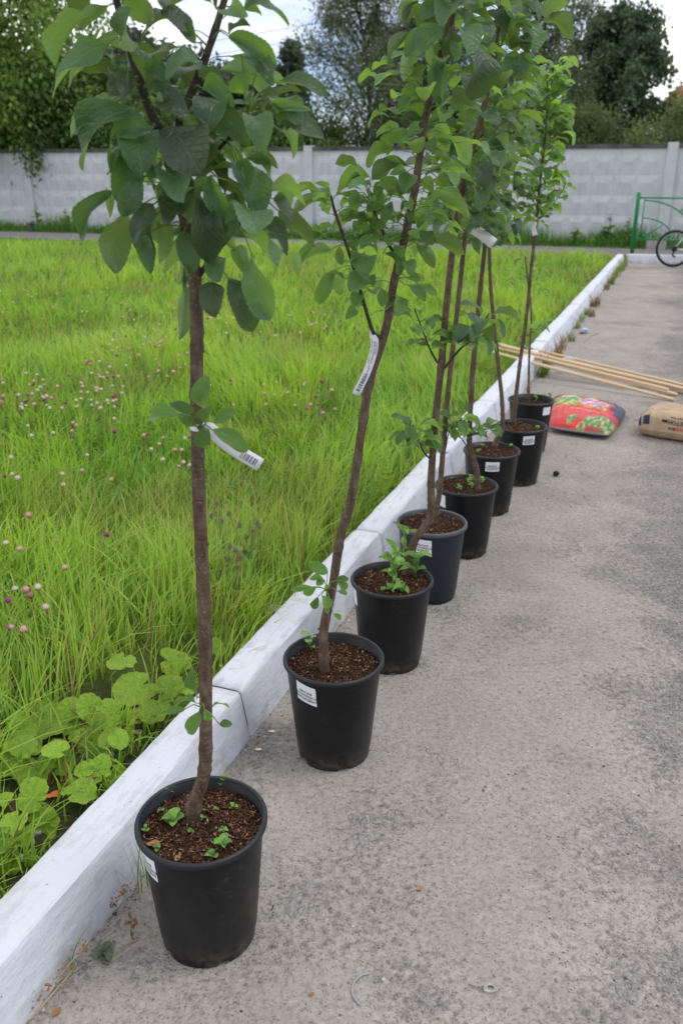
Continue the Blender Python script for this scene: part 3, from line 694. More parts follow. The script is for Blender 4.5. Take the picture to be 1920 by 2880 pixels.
A3 = [(520, 120, 515, 630, 270, 'd'), (720, -30, 690, 375, 340, 'd'), (420, 490, 150, 970, 170, 'd'), (570, 680, 445, 1220, 280, 'l'), (1000, 250, 1020, 705, 300, 'd'), (860, 660, 780, 1150, 235, 'd'), (790, 610, 610, 975, 210, 'd'), (680, 900, 770, 1235, 140, 'd'), (870, 560, 920, 790, 170, 'd'),
      (1180, 560, 1280, 1130, 280, 'd'), (1060, 850, 1150, 1215, 220, 'd'), (1200, 380, 1390, 745, 130, 'l'), (1290, 350, 1440, 750, 190, 'd'), (1040, 970, 900, 1215, 130, 'l'), (900, 800, 850, 1120, 150, 'l'), (1080, 1060, 1020, 1320, 170, 'l'), (1330, 60, 1230, 320, 180, 'd'), (690, 380, 510, 720, 200, 'd'),
      (440, 560, 400, 720, 90, 'l'), (420, 150, 400, 350, 90, 'd'), (830, 290, 760, 420, 150, 'd'), (1180, 610, 1100, 850, 70, 'l'), (800, 480, 830, 640, 120, 'l'), (1170, 500, 1370, 690, 90, 'l'), (1340, 700, 1400, 1000, 150, 'd')]
A4 = [(600, 220, 800, 722, 290, 'd'), (580, 250, 690, 490, 190, 'd'), (650, 220, 945, 300, 190, 'l'), (440, 110, 600, 330, 190, 'l'), (420, 380, 672, 640, 150, 'l'), (330, 300, 520, 260, 110, 'l'), (700, 690, 480, 790, 160, 'd'), (520, 780, 430, 1000, 140, 'd'), (950, 670, 1275, 985, 180, 'l'),
      (910, 560, 1075, 780, 110, 'd'), (920, 490, 1060, 640, 150, 'l'), (750, 760, 1020, 1070, 180, 'd'), (830, 780, 1000, 855, 90, 'l'), (1030, 1060, 1120, 1270, 110, 'l'), (720, 1060, 880, 1632, 270, 'd'), (510, 1260, 715, 1740, 280, 'd'), (395, 1075, 430, 1290, 220, 'd'), (370, 1300, 390, 1605, 260, 'd'),
      (560, 1000, 660, 1250, 150, 'l'), (500, 920, 555, 1040, 90, 'l'), (130, 1320, 75, 1812, 170, 'l'), (150, 1290, 120, 1390, 70, 'd')]
B1 = [(850, 520, 600, 577, 140, 'd'), (970, 500, 770, 430, 100, 'd'), (975, 610, 840, 520, 95, 'd'), (1045, 475, 1065, 208, 145, 'd'), (1030, 580, 1035, 470, 80, 'd'), (1060, 580, 1115, 460, 95, 'd'), (1130, 580, 1300, 482, 115, 'd'), (1110, 640, 1390, 812, 165, 'd'), (1085, 640, 990, 772, 140, 'd')]
B2 = [(850, 970, 755, 987, 48, 'd'), (900, 945, 800, 950, 58, 'l'), (912, 915, 880, 790, 68, 'd'), (915, 980, 862, 1085, 85, 'd'), (940, 970, 962, 1022, 52, 'd'), (975, 960, 1052, 965, 45, 'l'), (1008, 1040, 1068, 1040, 45, 'd')]
manual_leaves(t1, Y1 - .02, sk, st, A1, (120, 0), 3.136, Lmin=.07); manual_leaves(t1, Y1, sk, st, A2, (500, 0), 3.136, Lmin=.07)
manual_leaves(t1, Y1 - .02, sk, st, A3, (180, 380), 3.136, Lmin=.07); manual_leaves(t1, Y1 - .01, sk, st, A4, (480, 380), 3.136, Lmin=.06)
manual_leaves(t1, Y1 - .03, [pxY(562, 1210, Y1 - .012)], st, B1, (200, 980), 2.8, 'weed' if False else 'leafy'); manual_leaves(t1, Y1 - .02, [pxY(569, 1990, Y1 - .01)], st, B2, (0, 1400), 1.6333, 'leafy')
whorl(t1, rgt, st, int(len(rgt) * .78), len(rgt) - 1, 12, .085, 'leaf', seed=21); whorl(t1, lft, st, int(len(lft) * .78), len(lft) - 1, 12, .085, 'leaf', seed=22)
for (a_, b_, sk_, n_, sd_) in ((.80, 1.0, trunk, 15, 23), (.15, .7, lft, 6, 24), (.15, .7, rgt, 6, 25), (.3, 1., br3, 5, 26), (.3, 1., br4, 4, 27)): whorl(t1, sk_, st, int(len(sk_) * a_), int(len(sk_) * b_) - 1, n_, .088, 'leaf', (.02, .06), seed=sd_, droop=.75, wr_=.54)
stalk_done(st, t1)

# ---- tree 2
t2 = new_tree(1); Y2 = px(912, 1886, SOILZ[1]).y
tr2 = make_trunk(t2, path_px([(913, 1892), (910, 1837), (911, 1767), (936, 1645), (957, 1510), (988, 1400), (1015, 1222), (1040, 1069), (1082, 934), (1110, 781), (1141, 655), (1168, 520), (1190, 367), (1211, 263), (1240, 150), (1266, 61), (1280, -40)], Y2), .0145, .0065, seed=13)
b2 = branch(t2, [(1078, 948), (1049, 934), (1015, 824), (984, 720), (943, 600), (930, 550)], Y2, .0052, .003, [0, -.02, -.04, -.05, -.05, -.05], 15)
b2b = branch(t2, [(1128, 720), (1100, 700), (1075, 650), (1058, 610), (1038, 560)], Y2, .0045, .003, [0, -.02, -.02, -.02, -.02], 16)
sk = tr2 + b2 + b2b; st = Stalks()
T5 = [(240, 600, 30, 685, 85, 'l'), (300, 700, 65, 765, 95, 'l'), (330, 680, 275, 770, 85, 'l'), (320, 590, 225, 560, 50, 'd'), (385, 640, 560, 610, 85, 'l'), (540, 630, 480, 725, 110, 'd'), (470, 690, 420, 750, 60, 'l'), (630, 520, 400, 560, 130, 'l'), (530, 440, 370, 425, 115, 'l'), (820, 320, 600, 440, 120, 'l'), (900, 430, 640, 545, 150, 'l'),
      (600, 560, 470, 600, 115, 'd'), (430, 840, 580, 800, 110, 'l'), (570, 780, 355, 885, 120, 'l'), (860, 800, 540, 925, 135, 'l'), (690, 690, 600, 775, 95, 'd'), (770, 690, 680, 730, 85, 'l'), (760, 900, 625, 880, 95, 'd'), (640, 950, 560, 1050, 100, 'd'), (540, 1080, 610, 1240, 190, 'd'), (520, 1060, 440, 1020, 100, 'd'), (560, 1220, 490, 1355, 160, 'd'), (400, 1190, 250, 1452, 125, 'd'),
      (440, 1200, 400, 1385, 135, 'l'), (560, 1370, 520, 1482, 105, 'd'), (530, 1495, 450, 1570, 85, 'd'), (720, 1340, 720, 1472, 85, 'd'), (680, 1280, 700, 1360, 70, 'l'), (850, 1400, 835, 1527, 118, 'd'), (900, 1260, 1000, 1270, 75, 'd'), (880, 1310, 1040, 1425, 95, 'd'), (1000, 1310, 1120, 1400, 65, 'd'), (720, 1080, 850, 1235, 135, 'd'), (880, 1140, 920, 1245, 110, 'd'), (820, 1020, 870, 1105, 85, 'd'), (1110, 950, 1320, 1092, 125, 'l'), (1000, 920, 1090, 1010, 105, 'd'),
      (1010, 1010, 1100, 1190, 95, 'l'), (900, 1010, 950, 1110, 85, 'l'), (980, 1010, 1020, 1100, 75, 'd'), (1090, 650, 1350, 825, 145, 'l'), (1040, 800, 1210, 850, 75, 'l'), (960, 840, 1040, 780, 85, 'd'), (1130, 490, 1365, 520, 85, 'l'), (1120, 520, 1210, 615, 105, 'l'), (1100, 330, 1225, 440, 75, 'l'), (1200, 220, 1350, 435, 135, 'l'), (1060, 180, 1210, 330, 135, 'l'), (1100, 150, 1215, 200, 95, 'l'),
      (1000, 90, 850, 110, 95, 'l'), (840, 180, 720, 150, 75, 'l'), (820, 210, 710, 210, 45, 'l'), (830, 270, 770, 280, 65, 'l'), (1000, 170, 900, 230, 85, 'd'), (940, 250, 830, 270, 75, 'd'), (1000, 300, 1090, 330, 125, 'd'), (950, 540, 870, 640, 95, 'd'), (980, 560, 1090, 650, 105, 'l'), (850, 560, 690, 560, 95, 'd'), (900, 480, 770, 500, 65, 'd'), (910, 700, 930, 770, 75, 'd'), (1000, 720, 1065, 775, 105, 'l'), (880, 640, 760, 650, 75, 'l'), (690, 860, 830, 840, 80, 'l'), (650, 1000, 760, 960, 70, 'l'), (340, 1050, 160, 1120, 90, 'l'), (210, 990, 95, 1180, 75, 'd'), (350, 890, 245, 920, 60, 'l'), (400, 1030, 420, 1170, 70, 'l')]
T6 = [(300, 10, 165, 145, 95, 'l'), (300, 0, 215, 205, 95, 'l'), (430, 0, 320, 145, 115, 'd'), (240, 230, 90, 500, 95, 'l'), (300, 200, 210, 425, 90, 'd'), (290, 240, 190, 595, 115, 'l'), (480, 205, 285, 385, 155, 'd'), (430, 330, 400, 515, 145, 'l'), (540, 230, 520, 455, 135, 'd'), (600, 215, 670, 415, 180, 'd'), (740, 340, 685, 742, 225, 'd'), (500, 450, 470, 775, 145, 'd'), (420, 520, 415, 740, 65, 'd'), (400, 500, 270, 625, 125, 'l'),
      (320, 640, 190, 765, 135, 'l'), (370, 740, 220, 795, 95, 'l'), (330, 880, 170, 890, 95, 'l'), (560, 650, 720, 885, 135, 'l'), (600, 80, 640, 185, 105, 'd'), (720, 130, 800, 260, 95, 'l'), (740, 0, 560, 30, 85, 'd'), (510, 150, 340, 170, 100, 'l'), (440, 560, 400, 440, 110, 'd'), (650, 20, 780, 60, 130, 'd'), (560, 300, 600, 440, 80, 'd'), (420, 60, 520, 100, 90, 'l')]
manual_leaves(t2, Y2, sk, st, T5, (800, 300), 2.613, 'leafy', Lmin=.045); manual_leaves(t2, Y2 - .02, sk, st, T6, (1060, 0), 2.613, Lmin=.05)
B3 = [(870, 430, 650, 315, 150, 'd'), (820, 510, 660, 505, 95, 'd'), (820, 520, 740, 570, 100, 'd'), (690, 590, 455, 620, 90, 'd'), (740, 600, 600, 670, 110, 'd'), (760, 700, 690, 820, 110, 'd'), (800, 690, 880, 835, 130, 'd'), (960, 520, 1100, 500, 90, 'd'), (970, 520, 1080, 610, 110, 'd'), (980, 640, 1085, 670, 80, 'd'), (840, 850, 870, 890, 75, 'd'), (930, 890, 1010, 955, 75, 'd'), (900, 570, 830, 620, 50, 'd')]
manual_leaves(t2, Y2 - .02, [pxY(918, 1660, Y2 - .01)], st, B3, (700, 1500), 3.92, 'leafy')
whorl(t2, tr2, st, int(len(tr2) * .60), int(len(tr2) * .86), 58, .066, 'leafy', (.02, .12), seed=33, droop=.6)
whorl(t2, b2, st, int(len(b2) * .3), len(b2) - 1, 18, .06, 'leafy', (.01, .05), seed=34); whorl(t2, b2b, st, int(len(b2b) * .3), len(b2b) - 1, 14, .06, 'leafy', (.01, .06), seed=35)
whorl(t2, tr2, st, int(len(tr2) * .93), len(tr2) - 1, 14, .085, 'leaf', seed=31); stalk_done(st, t2)

# ---- trees 3..8
def rand_tree(i, pts, r0, r1, crown, n, size, key, seed, extra=(), dyt=0., spread=(.02, .115)):
    t = new_tree(i); Yb = px(*pts[0], SOILZ[i]).y; L = len(pts)
    S = make_trunk(t, path_px([(pts[0][0], pts[0][1] + 5)] + pts[1:], Yb, [dyt * k / L for k in range(L)]), r0, r1, seed=seed); st = Stalks()
    whorl(t, S, st, int(len(S) * crown[0]), int(len(S) * crown[1]) - 1, n, size, key, spread, seed=seed, droop=.62)
    for (bp, nl, sz, kk, r) in extra:
        B = branch(t, bp, Yb, r, r * .55, [-.015 * k for k in range(len(bp))], seed + len(bp))
        whorl(t, B, st, int(len(B) * .35), len(B) - 1, nl, sz, kk, (.005, .025), seed=seed + nl)
    return t, S, Yb, st
# each crown: fraction of the trunk that bears leaves
t3, s3, Y3, st3 = rand_tree(2, [(1141, 1614), (1165, 1522), (1208, 1455), (1212, 1340), (1223, 1191), (1242, 1007), (1254, 867), (1272, 701), (1291, 588), (1310, 480), (1345, 361), (1375, 230), (1400, 80), (1412, -60)], .0145, .0065, (.58, 1.0), 120, .09, 'leaf', 41,
    [([(1229, 1020), (1210, 985), (1190, 935), (1165, 868)], 13, .07, 'leafy', .0035), ([(1246, 1040), (1290, 985), (1330, 950), (1375, 880)], 18, .085, 'leaf', .004), ([(1208, 1290), (1190, 1270), (1172, 1225), (1160, 1195)], 18, .075, 'leafy', .0032)])
T7 = [(810, 80, 910, 335, 135, 'd'), (800, 240, 880, 505, 135, 'l'), (860, 30, 1100, 175, 135, 'l'), (960, 250, 1040, 375, 95, 'l'), (1085, 180, 1170, 375, 165, 'd'), (1220, 140, 1440, 305, 135, 'l'), (1200, 100, 1400, 20, 115, 'l'), (1040, 270, 1120, 385, 95, 'd'), (960, 400, 960, 605, 120, 'd'), (1050, 400, 1070, 560, 90, 'd'), (930, 130, 1030, 265, 125, 'l'), (880, 550, 890, 630, 80, 'd'), (1110, 380, 1120, 500, 70, 'l'), (900, 10, 800, 60, 100, 'd'), (1000, 60, 1060, 200, 90, 'l'), (1180, 30, 1060, 40, 110, 'l')]
manual_leaves(t3, Y3, s3, st3, T7, (1060, 0), 2.613, Lmin=.06)
stalk_done(st3, t3)
t4, s4, Y4, st4 = rand_tree(3, [(1220, 1470), (1228, 1420), (1236, 1375), (1254, 1160), (1266, 1038), (1285, 873), (1303, 701), (1315, 600), (1335, 480), (1355, 380), (1385, 270)], .0125, .006, (.62, 1.0), 130, .082, 'leaf', 42,
    [([(1252, 1262), (1262, 1215), (1280, 1195), (1300, 1175)], 15, .07, 'leafy', .003)])
stalk_done(st4, t4)
t5, s5, Y5, st5 = rand_tree(4, [(1340, 1372), (1340, 1330), (1330, 1290), (1319, 1235), (1327, 1069), (1337, 946), (1352, 793), (1364, 680), (1372, 582), (1385, 450), (1400, 320), (1425, 190)], .0145, .006, (.62, 1.0), 135, .086, 'leaf', 43,
    [([(1322, 1228), (1345, 1215), (1375, 1205)], 11, .075, 'leafy', .003), ([(1318, 1262), (1290, 1225), (1275, 1210)], 9, .07, 'leafy', .003)])
stalk_done(st5, t5)
t6, s6, Y6, st6 = rand_tree(5, [(1387, 1262), (1396, 1235), (1412, 1203), (1410, 1118), (1398, 1007), (1389, 915), (1379, 811), (1375, 690), (1378, 600), (1392, 470), (1412, 350), (1435, 230)], .0125, .0055, (.64, 1.0), 125, .082, 'leaf', 44)
stalk_done(st6, t6)
t7, s7, Y7, st7 = rand_tree(6, [(1441, 1190), (1459, 1038), (1480, 885), (1493, 750), (1502, 671), (1511, 582), (1520, 490), (1533, 380), (1538, 290), (1536, 185)], .0115, .004, (.50, 1.0), 200, .082, 'leafl', 45,
    [([(1481, 945), (1500, 930), (1530, 905)], 9, .055, 'leafl', .003), ([(1508, 620), (1540, 590), (1575, 545), (1592, 510)], 12, .05, 'leafl', .0028), ([(1515, 560), (1490, 540), (1470, 560)], 8, .055, 'leafl', .0028)], spread=(.015, .085))
stalk_done(st7, t7)
t8, s8, Y8, st8 = rand_tree(7, [(1484, 1135), (1486, 1060), (1487, 1007), (1493, 885), (1484, 800), (1476, 720)], .0085, .004, (.74, 1.0), 20, .052, 'leafy', 46, [([(1488, 990), (1470, 975), (1450, 970)], 5, .045, 'leafy', .0022)])
stalk_done(st8, t8)

# ------------------------------------------------------------------ paper tags
def paper_tag(label, pts, Y, wpx, dY=-.03, rows=(), bar=False, loop=None, twist=0.):
    P = spline([pxY(u, v, Y + dY) for u, v in pts], 16); L = sum((P[i + 1] - P[i]).length for i in range(16)); W = wpx * Y / F * 1.05
    o = thing('paper_tag', label, 'tag', P[0], 'white paper tags tied to the trees')
    def fr(s):
        x = min(max(s / L, 0), 1) * 16; k = min(int(x), 15); p = P[k].lerp(P[k + 1], x - k); t = (P[k + 1] - P[k]).normalized()
        sd_ = t.cross(Vector((0, 1, 0))); sd_ = (sd_ + Vector((0, twist, 0))).normalized(); return p, sd_, t.cross(sd_)
    def sf(s, t, lift=0.):
        p, a, nn = fr(s)
        if nn.y > 0: nn = -nn
        return p + a * t + nn * lift - P[0]
    V = []; Fc = []
    for k in range(17):
        for t in (-.5, 0, .5): V.append(sf(L * k / 16, t * W * (.45 if k == 0 else .8 if k == 1 else 1)))
    for k in range(16):
        for j in range(2): a = k * 3 + j; Fc.append((a, a + 3, a + 4, a + 1))
    me = mesh('tag_strip', V, Fc, True); s = link('tag_strip', me, M['paper'], o); md = s.modifiers.new('thick', 'SOLIDIFY'); md.thickness = .0004; md.offset = 0
    for (tx, size, t0, s0) in rows:
        tv, tf = text_mesh(tx, size, 'LEFT'); link('lettering', mesh('lettering', [sf(s0 * L + v[0], t0 * W - v[1], .0007) for v in tv], tf), M['ink'], s)
    if bar:
        V = []; Fc = []; x = .76 * L; rg = random.Random(4)
        while x < .95 * L:
            b = rg.choice((.0008, .0015, .0022)); n_ = len(V); V += [sf(x, -.28 * W, .0007), sf(x + b, -.28 * W, .0007), sf(x + b, .25 * W, .0007), sf(x, .25 * W, .0007)]; Fc.append((n_, n_ + 1, n_ + 2, n_ + 3)); x += b + rg.choice((.0008, .0014, .002))
        link('barcode', mesh('barcode', V, Fc), M['ink'], s)
    if loop:
        u, v, r = loop; c = pxY(u, v, Y); mb = MB()
        ring = [c + Vector((r * math.cos(a), r * math.sin(a), .004 * math.sin(a))) for a in [k * math.pi / 10 for k in range(20)]]
        V = []; Fc = []
        for p in ring: V += [p + Vector((0, 0, .007)) - P[0], p - Vector((0, 0, .007)) - P[0]]
        n_ = 20
        for k in range(n_): Fc.append((2 * k, 2 * k + 1, (2 * k + 3) % (2 * n_), (2 * k + 2) % (2 * n_)))
        link('tag_loop', mesh('tag_loop', V, Fc, True), M['paper'], o)
    return o
paper_tag('white barcoded paper tag sticking out below the leaf tuft of the dark-leaved tree', [(572, 1192), (610, 1224), (660, 1264), (733, 1308)], Y1, 40, -.012, bar=True, loop=(556, 1192, .0145))
paper_tag('printed white paper tag with barcode hanging from the side branch of the leaning tree', [(1050, 942), (1053, 968), (1047, 1000), (1030, 1050), (1000, 1110)], Y2, 21, -.035, bar=True,
          rows=(('Яблоня колоновидная "Президент"', .0068, .02, .17), ('Артикул 00-00024', .0055, .30, .2), ('Питомник растений, саженцы, контейнер', .0042, -.3, .1)), loop=(1047, 940, .007))
paper_tag('blank white paper tag tied to the navy-pot tree below its dark leaves', [(1322, 638), (1348, 655), (1388, 686)], Y4, 27, -.03, loop=(1310, 635, .010))
paper_tag('small curved white paper tag on the light green columnar tree', [(1504, 622), (1499, 640), (1504, 662)], Y7, 13, -.02, loop=(1507, 612, .009))
paper_tag('white paper tag end peeping out between crown leaves of the crooked-trunk tree', [(1412, 362), (1428, 385), (1443, 405)], Y5, 22, -.02)

# ------------------------------------------------------------------ seedlings and weeds in pots
def sprout(name, label, cat, p, n, L, group, key='weed', up=.5, wr_=.6, stem=.0, seed=0):
    rg = random.Random(seed); o = thing(name, label, cat, p, group); p = Vector(p); a0 = rg.uniform(0, 6)
    if stem:
        mb = MB(); mb.tube([p - Vector((0, 0, .004)), p + Vector((rg.uniform(-.004, .004), 0, stem * .5)), p + Vector((rg.uniform(-.006, .006), 0, stem))], [.0016, .0013, .001], 5); mb.make('stem', M['stalk'], o, True)
    for k in range(n):
        a = a0 + k * 2.4; h = stem * (.25 + .75 * k / max(1, n - 1)) if stem else .002; el = up * rg.uniform(.4, 1.2); LL = L * rg.uniform(.6, 1.1)
        d = Vector((math.cos(a) * math.cos(el), math.sin(a) * math.cos(el), math.sin(el))); b = p + Vector((0, 0, h))
        put_leaf(o, b, b + d * LL, Vector((-d.x * .6, -d.y * .6, 1)), LL * wr_ * 1.25, key)
    return o
G = 'tiny seedlings sprouting in the seedling-dotted pot'
for k, (u, v, n, L, s_) in enumerate([(475, 2244, 4, .016, .028), (622, 2212, 5, .03, .018), (452, 2283, 3, .014, .0), (486, 2318, 5, .032, .01), (412, 2345, 4, .017, .015), (537, 2343, 5, .011, .004), (629, 2340, 5, .012, .004), (656, 2275, 4, .016, .01), (608, 2280, 4, .009, .0), (627, 2385, 6, .025, .012), (598, 2413, 3, .023, .004), (442, 2390, 4, .014, .008), (571, 2306, 3, .01, .006), (604, 2375, 3, .01, .003)]):
    sprout('seedling', 'tiny green seedling sprouting from the soil of the seedling-dotted pot', 'seedling', px(u, v, SOILZ[0]), n, L, G, up=.55, stem=s_, seed=300 + k)
sprout('seedling', 'single leafy seedling beside the trunk in the ПРЕЗИДЕНТ sticker pot', 'seedling', px(872, 1830, SOILZ[1]), 5, .032, None, up=.4, stem=.05, seed=330)
for k, (u, v, n, L, s_) in enumerate([(1033, 1880, 3, .008, .0), (955, 1885, 2, .009, 0)]): sprout('seedling', 'minute green shoot in the soil of the ПРЕЗИДЕНТ sticker pot', 'seedling', px(u, v, SOILZ[1]), n, L, 'minute shoots in the sticker pot', stem=s_, seed=335 + k)
for k, (u, v, n, L, s_, nm) in enumerate([(1105, 1660, 15, .075, .13, 'tall pale green weed clump growing at the foot of the weed-pot tree'), (1168, 1625, 7, .07, .06, 'broad-leaved pale green weed beside the tall weed clump'), (1135, 1610, 8, .07, .15, 'slender tall weed hugging the trunk in the weed pot')]):
    sprout('pot_weed', nm, 'weed', px(u, v, SOILZ[2]), n, L, 'weeds in the weed pot', up=.75, wr_=.25 if k != 1 else .4, stem=s_, seed=340 + k)
for k in range(6):
    a = k * 1.05; p = px(1105, 1664, SOILZ[2]); o_ = sprout('pot_weed', 'small rosette weed at the rim of the weed pot', 'weed', p + Vector((.03 * math.cos(a), .012 * math.sin(a), 0)), 3, .05, 'rosette weeds in the weed pot', up=.25, wr_=.4, seed=350 + k) if k < 3 else None
for k, (u, v) in enumerate([(1290, 1380), (1318, 1363), (1325, 1375), (1355, 1360), (1322, 1355)]): sprout('seedling', 'small weed seedling in the pot behind the navy blue pot', 'seedling', px(u, v, SOILZ[4]), 5, .022, 'seedlings behind the navy blue pot', up=.5, stem=.02, seed=360 + k)
for k, (u, v) in enumerate([(1355, 1258), (1345, 1275), (1437, 1262)]): sprout('seedling', 'small weed seedling in the ВАСЮГАН sticker pot', 'seedling', px(u, v, SOILZ[5]), 5, .02, 'seedlings in the ВАСЮГАН pot', up=.5, stem=.015, seed=370 + k)
for k, (u, v) in enumerate([(1508, 1208)]): sprout('seedling', 'lone seedling near the rim of the pot behind the ВАСЮГАН pot', 'seedling', px(u, v, SOILZ[6]), 4, .022, None, up=.7, stem=.015, seed=380 + k)
for k, (u, v) in enumerate([(1505, 1130), (1530, 1125), (1545, 1122), (1515, 1126)]): sprout('seedling', 'upright weed seedling in the pot by the red bag', 'seedling', px(u, v, SOILZ[7]), 4, .04, 'weeds in the pot by the red bag', up=1.0, wr_=.35, stem=.015, seed=390 + k)
# leaf tuft on the graft of the navy-pot tree
def flat_leaf(name, label, cat, p, L, ang, m, z=.004, curl=.3, W=.6, group=None):
    V = []; Fc = []
    for a in range(7):
        x = a / 6; wv = math.sin(math.pi * min(.98, x * .96 + .02)) ** .8 * .5 * W
        for t in (-1, 0, 1): V.append((L * (x - .5), L * wv * t, L * curl * (.35 * abs(t) * wv * 2 + .25 * (2 * x - 1) ** 2 + .08 * math.sin(9 * x + 2 * t))))
    for a in range(6):
        for j in range(2): b = a * 3 + j; Fc.append((b, b + 3, b + 4, b + 1))
    o = link(name, mesh(name, V, Fc, True), m); o.location = Vector(p) + Vector((0, 0, z)); o.rotation_euler = (rnd.uniform(-.15, .15), rnd.uniform(-.15, .15), ang)
    return tag(o, label, cat, group)
flat_leaf('fallen_leaf', 'curled dry tan leaf lying on soil in the seedling-dotted pot', 'leaf', px(433, 2380, SOILZ[0]), .03, .3, M['dry'], .005, .6)
flat_leaf('fallen_leaf', 'crumpled brown leaf by the front rim in the seedling-dotted pot', 'leaf', px(500, 2420, SOILZ[0]), .02, 1.2, M['dry'], .005, .6)

# ------------------------------------------------------------------ bags and poles
def bag(name, label, cat, corners, hgt, m, nu=60, nv=44, paint=None, crease=.008, group=None, sharp=4, pw=.42):
    c = sum(corners, Vector((0, 0, 0))) / 4; root = thing(name, label, cat, c, group)
    a, b, c2, d = [q - c for q in corners]      # front-left, front-right, back-right, back-left
    V = []; cols = []; Fc = []
    def surf(u, v, side=1, lift=0):
        uu, vv_ = 2 * u - 1, 2 * v - 1; u_, v_ = u, v; uu *= 1 - .07 * abs(vv_) ** 5 + .012 * math.sin(vv_ * 5); vv_ *= 1 - .07 * abs(2 * u - 1) ** 5; u, v = .5 + uu / 2, .5 + vv_ / 2
        p = a * (1 - u) * (1 - v) + b * u * (1 - v) + c2 * u * v + d * (1 - u) * v
        u, v = u_, v_
        e = (1 - abs(2 * u - 1) ** sharp) * (1 - abs(2 * v - 1) ** sharp); e = max(e, 0) ** pw
        q = Vector((u * 5, v * 4, 3.3)); wr_ = crease * (noise.noise(q) + .6 * noise.noise(q * 2.3) + .5 * noise.noise(Vector((u * 16, v * 2.5, 1)))) * e
        z = (hgt * .32 + (hgt * .68 * e if side > 0 else -hgt * .32 * e)) + (wr_ if side > 0 else 0)
        z = max(z, .003); p.z = z + lift; return p
    for side in (1, -1):
        off = len(V)
        for i in range(nu + 1):
            for j in range(nv + 1):
                u, v = i / nu, j / nv; V.append(surf(u, v, side)); cols.append(paint(u, v, side) if paint else (.5, .5, .5))
        for i in range(nu):
            for j in range(nv):
                q = off + i * (nv + 1) + j; f = (q, q + nv + 1, q + nv + 2, q + 1); Fc.append(f if side > 0 else f[::-1])
    me = bulk(name + '_film', np.array([tuple(v) for v in V]), np.array(Fc), 4, np.array(cols), True)
    sk_ = link('sack', me, m, root)
    return root, sk_, surf
nz = lambda u, v, s=1, o=0: noise.noise(Vector((u * s, v * s, o)))
def paint_red(u, v, side):
    if side < 0: return (.23, .23, .24) if v < .5 else (.06, .05, .065)
    red = (.62, .030, .025); gr = (.062, .052, .065)
    if v < .006: return (.23, .23, .24)
    c = red
    if v < .27 and v > .008 and u > .28 and nz(u, v, 7, 3) + (u - .3) * 1.2 - abs(v - .12) * 2.2 > .02:
        k = nz(u, v, 22, 5); c = (.05, .22, .05) if k < .0 else (.30, .36, .10) if k < .25 else (.55, .16, .09) if k < .4 else (.6, .55, .3)
        if u > .62 and v < .05 and u < .86: c = (.36, .10, .06)
    elif v < .44:
        if .02 < u < .2 and .36 < v < .41 and nz(u, v, 40) > -.1: c = (.75, .36, .08)
        elif .30 < u < .85 and abs(v - .375) < .008: c = (.75, .33, .16)
    else:
        arch = .80 - .10 * ((u - .42) / .42) ** 2
        inn = (.05 < u < .80) and v > .47 and v < arch - .05
        if u > .90 or v > arch + .03 or (u > .83 and .52 < v < .66): c = gr
        if inn:
            k = nz(u, v, 16, 9); sky_ = v > arch - .09
            c = (.55, .62, .68) if sky_ and u > .15 else (.08, .27, .05) if k < .02 else (.25, .4, .09) if k < .22 else (.6, .52, .12)
            q = nz(u, v, 20, 2)
            if .42 < u < .78 and .50 < v < .72: c = (.65, .08, .07) if q < -.12 else (.18, .33, .62) if q < .05 else (.7, .3, .42) if q < .22 else (.7, .66, .6)
            if .35 < u < .6 and v < .53: c = (.7, .22, .05)
        elif c != gr and v > arch - .05 and v < arch - .015 and nz(u * 9, 3, 4) > -.15: c = (.8, .42, .07)
        if c == gr:
            if abs(v - .88) < .014 and .25 < u < .72 and nz(u, .2, 42) > -.1: c = (.55, .45, .12)
            if ((u - .5) / .27) ** 2 + ((v - .965) / .05) ** 2 < 1: c = (.04, .27, .17) if not (.4 < u < .64 and abs(v - .965) < .02 and nz(u, v, 55) > -.1) else (.75, .8, .78)
    k = .9 + .22 * nz(u * 3, v * 14, 2, 8)
    return tuple(x * k for x in c)
ra = px(1537, 1218); rb_ = px(1713, 1243); rc = px(1768, 1150, .05); rc.z = 0; rdl = px(1553, 1108, .05); rdl.z = 0
bag('soil_bag', 'bulging plastic sack printed red and dark grey with a garden picture and green oval', 'bag', [ra, rb_, rc, rdl], .12, M['print'], 90, 70, paint_red, .013, pw=.6)
ca = px(1781, 1226); cb = ca + (px(1920, 1247) - ca).normalized() * .62; bdir = Vector((-(cb - ca).y, (cb - ca).x, 0)).normalized()
croot, csack, csurf = bag('cement_bag', 'tan kraft paper cement sack with upside-down ПЕСКОБЕТОН print and navy corner', 'bag', [ca, cb, cb + bdir * .42, ca + bdir * .42], .175, M['kraft'], 48, 36, None, .012, sharp=7, pw=.36)
arcv = [(0., 0.)]; _p = csurf(.5, 0)
for _k in range(1, 401):
    _q = csurf(.5, _k / 400); arcv.append((arcv[-1][0] + (_q - _p).length, _k / 400)); _p = _q
def v_of(a):
    a = min(max(a, 0), arcv[-1][0])
    for (a0, v0), (a1, v1) in zip(arcv, arcv[1:]):
        if a <= a1: return v0 + (v1 - v0) * (a - a0) / max(1e-9, a1 - a0)
    return 1.
def on_bag(tv, u0, v0, L=.62, W=.42, flip=True, lift=.0025):
    return [csurf(min(max(u0 + (-1 if flip else 1) * q[0] / L, 0), 1), v_of(v0 + (-1 if flip else 1) * q[1]), 1, lift) for q in tv]
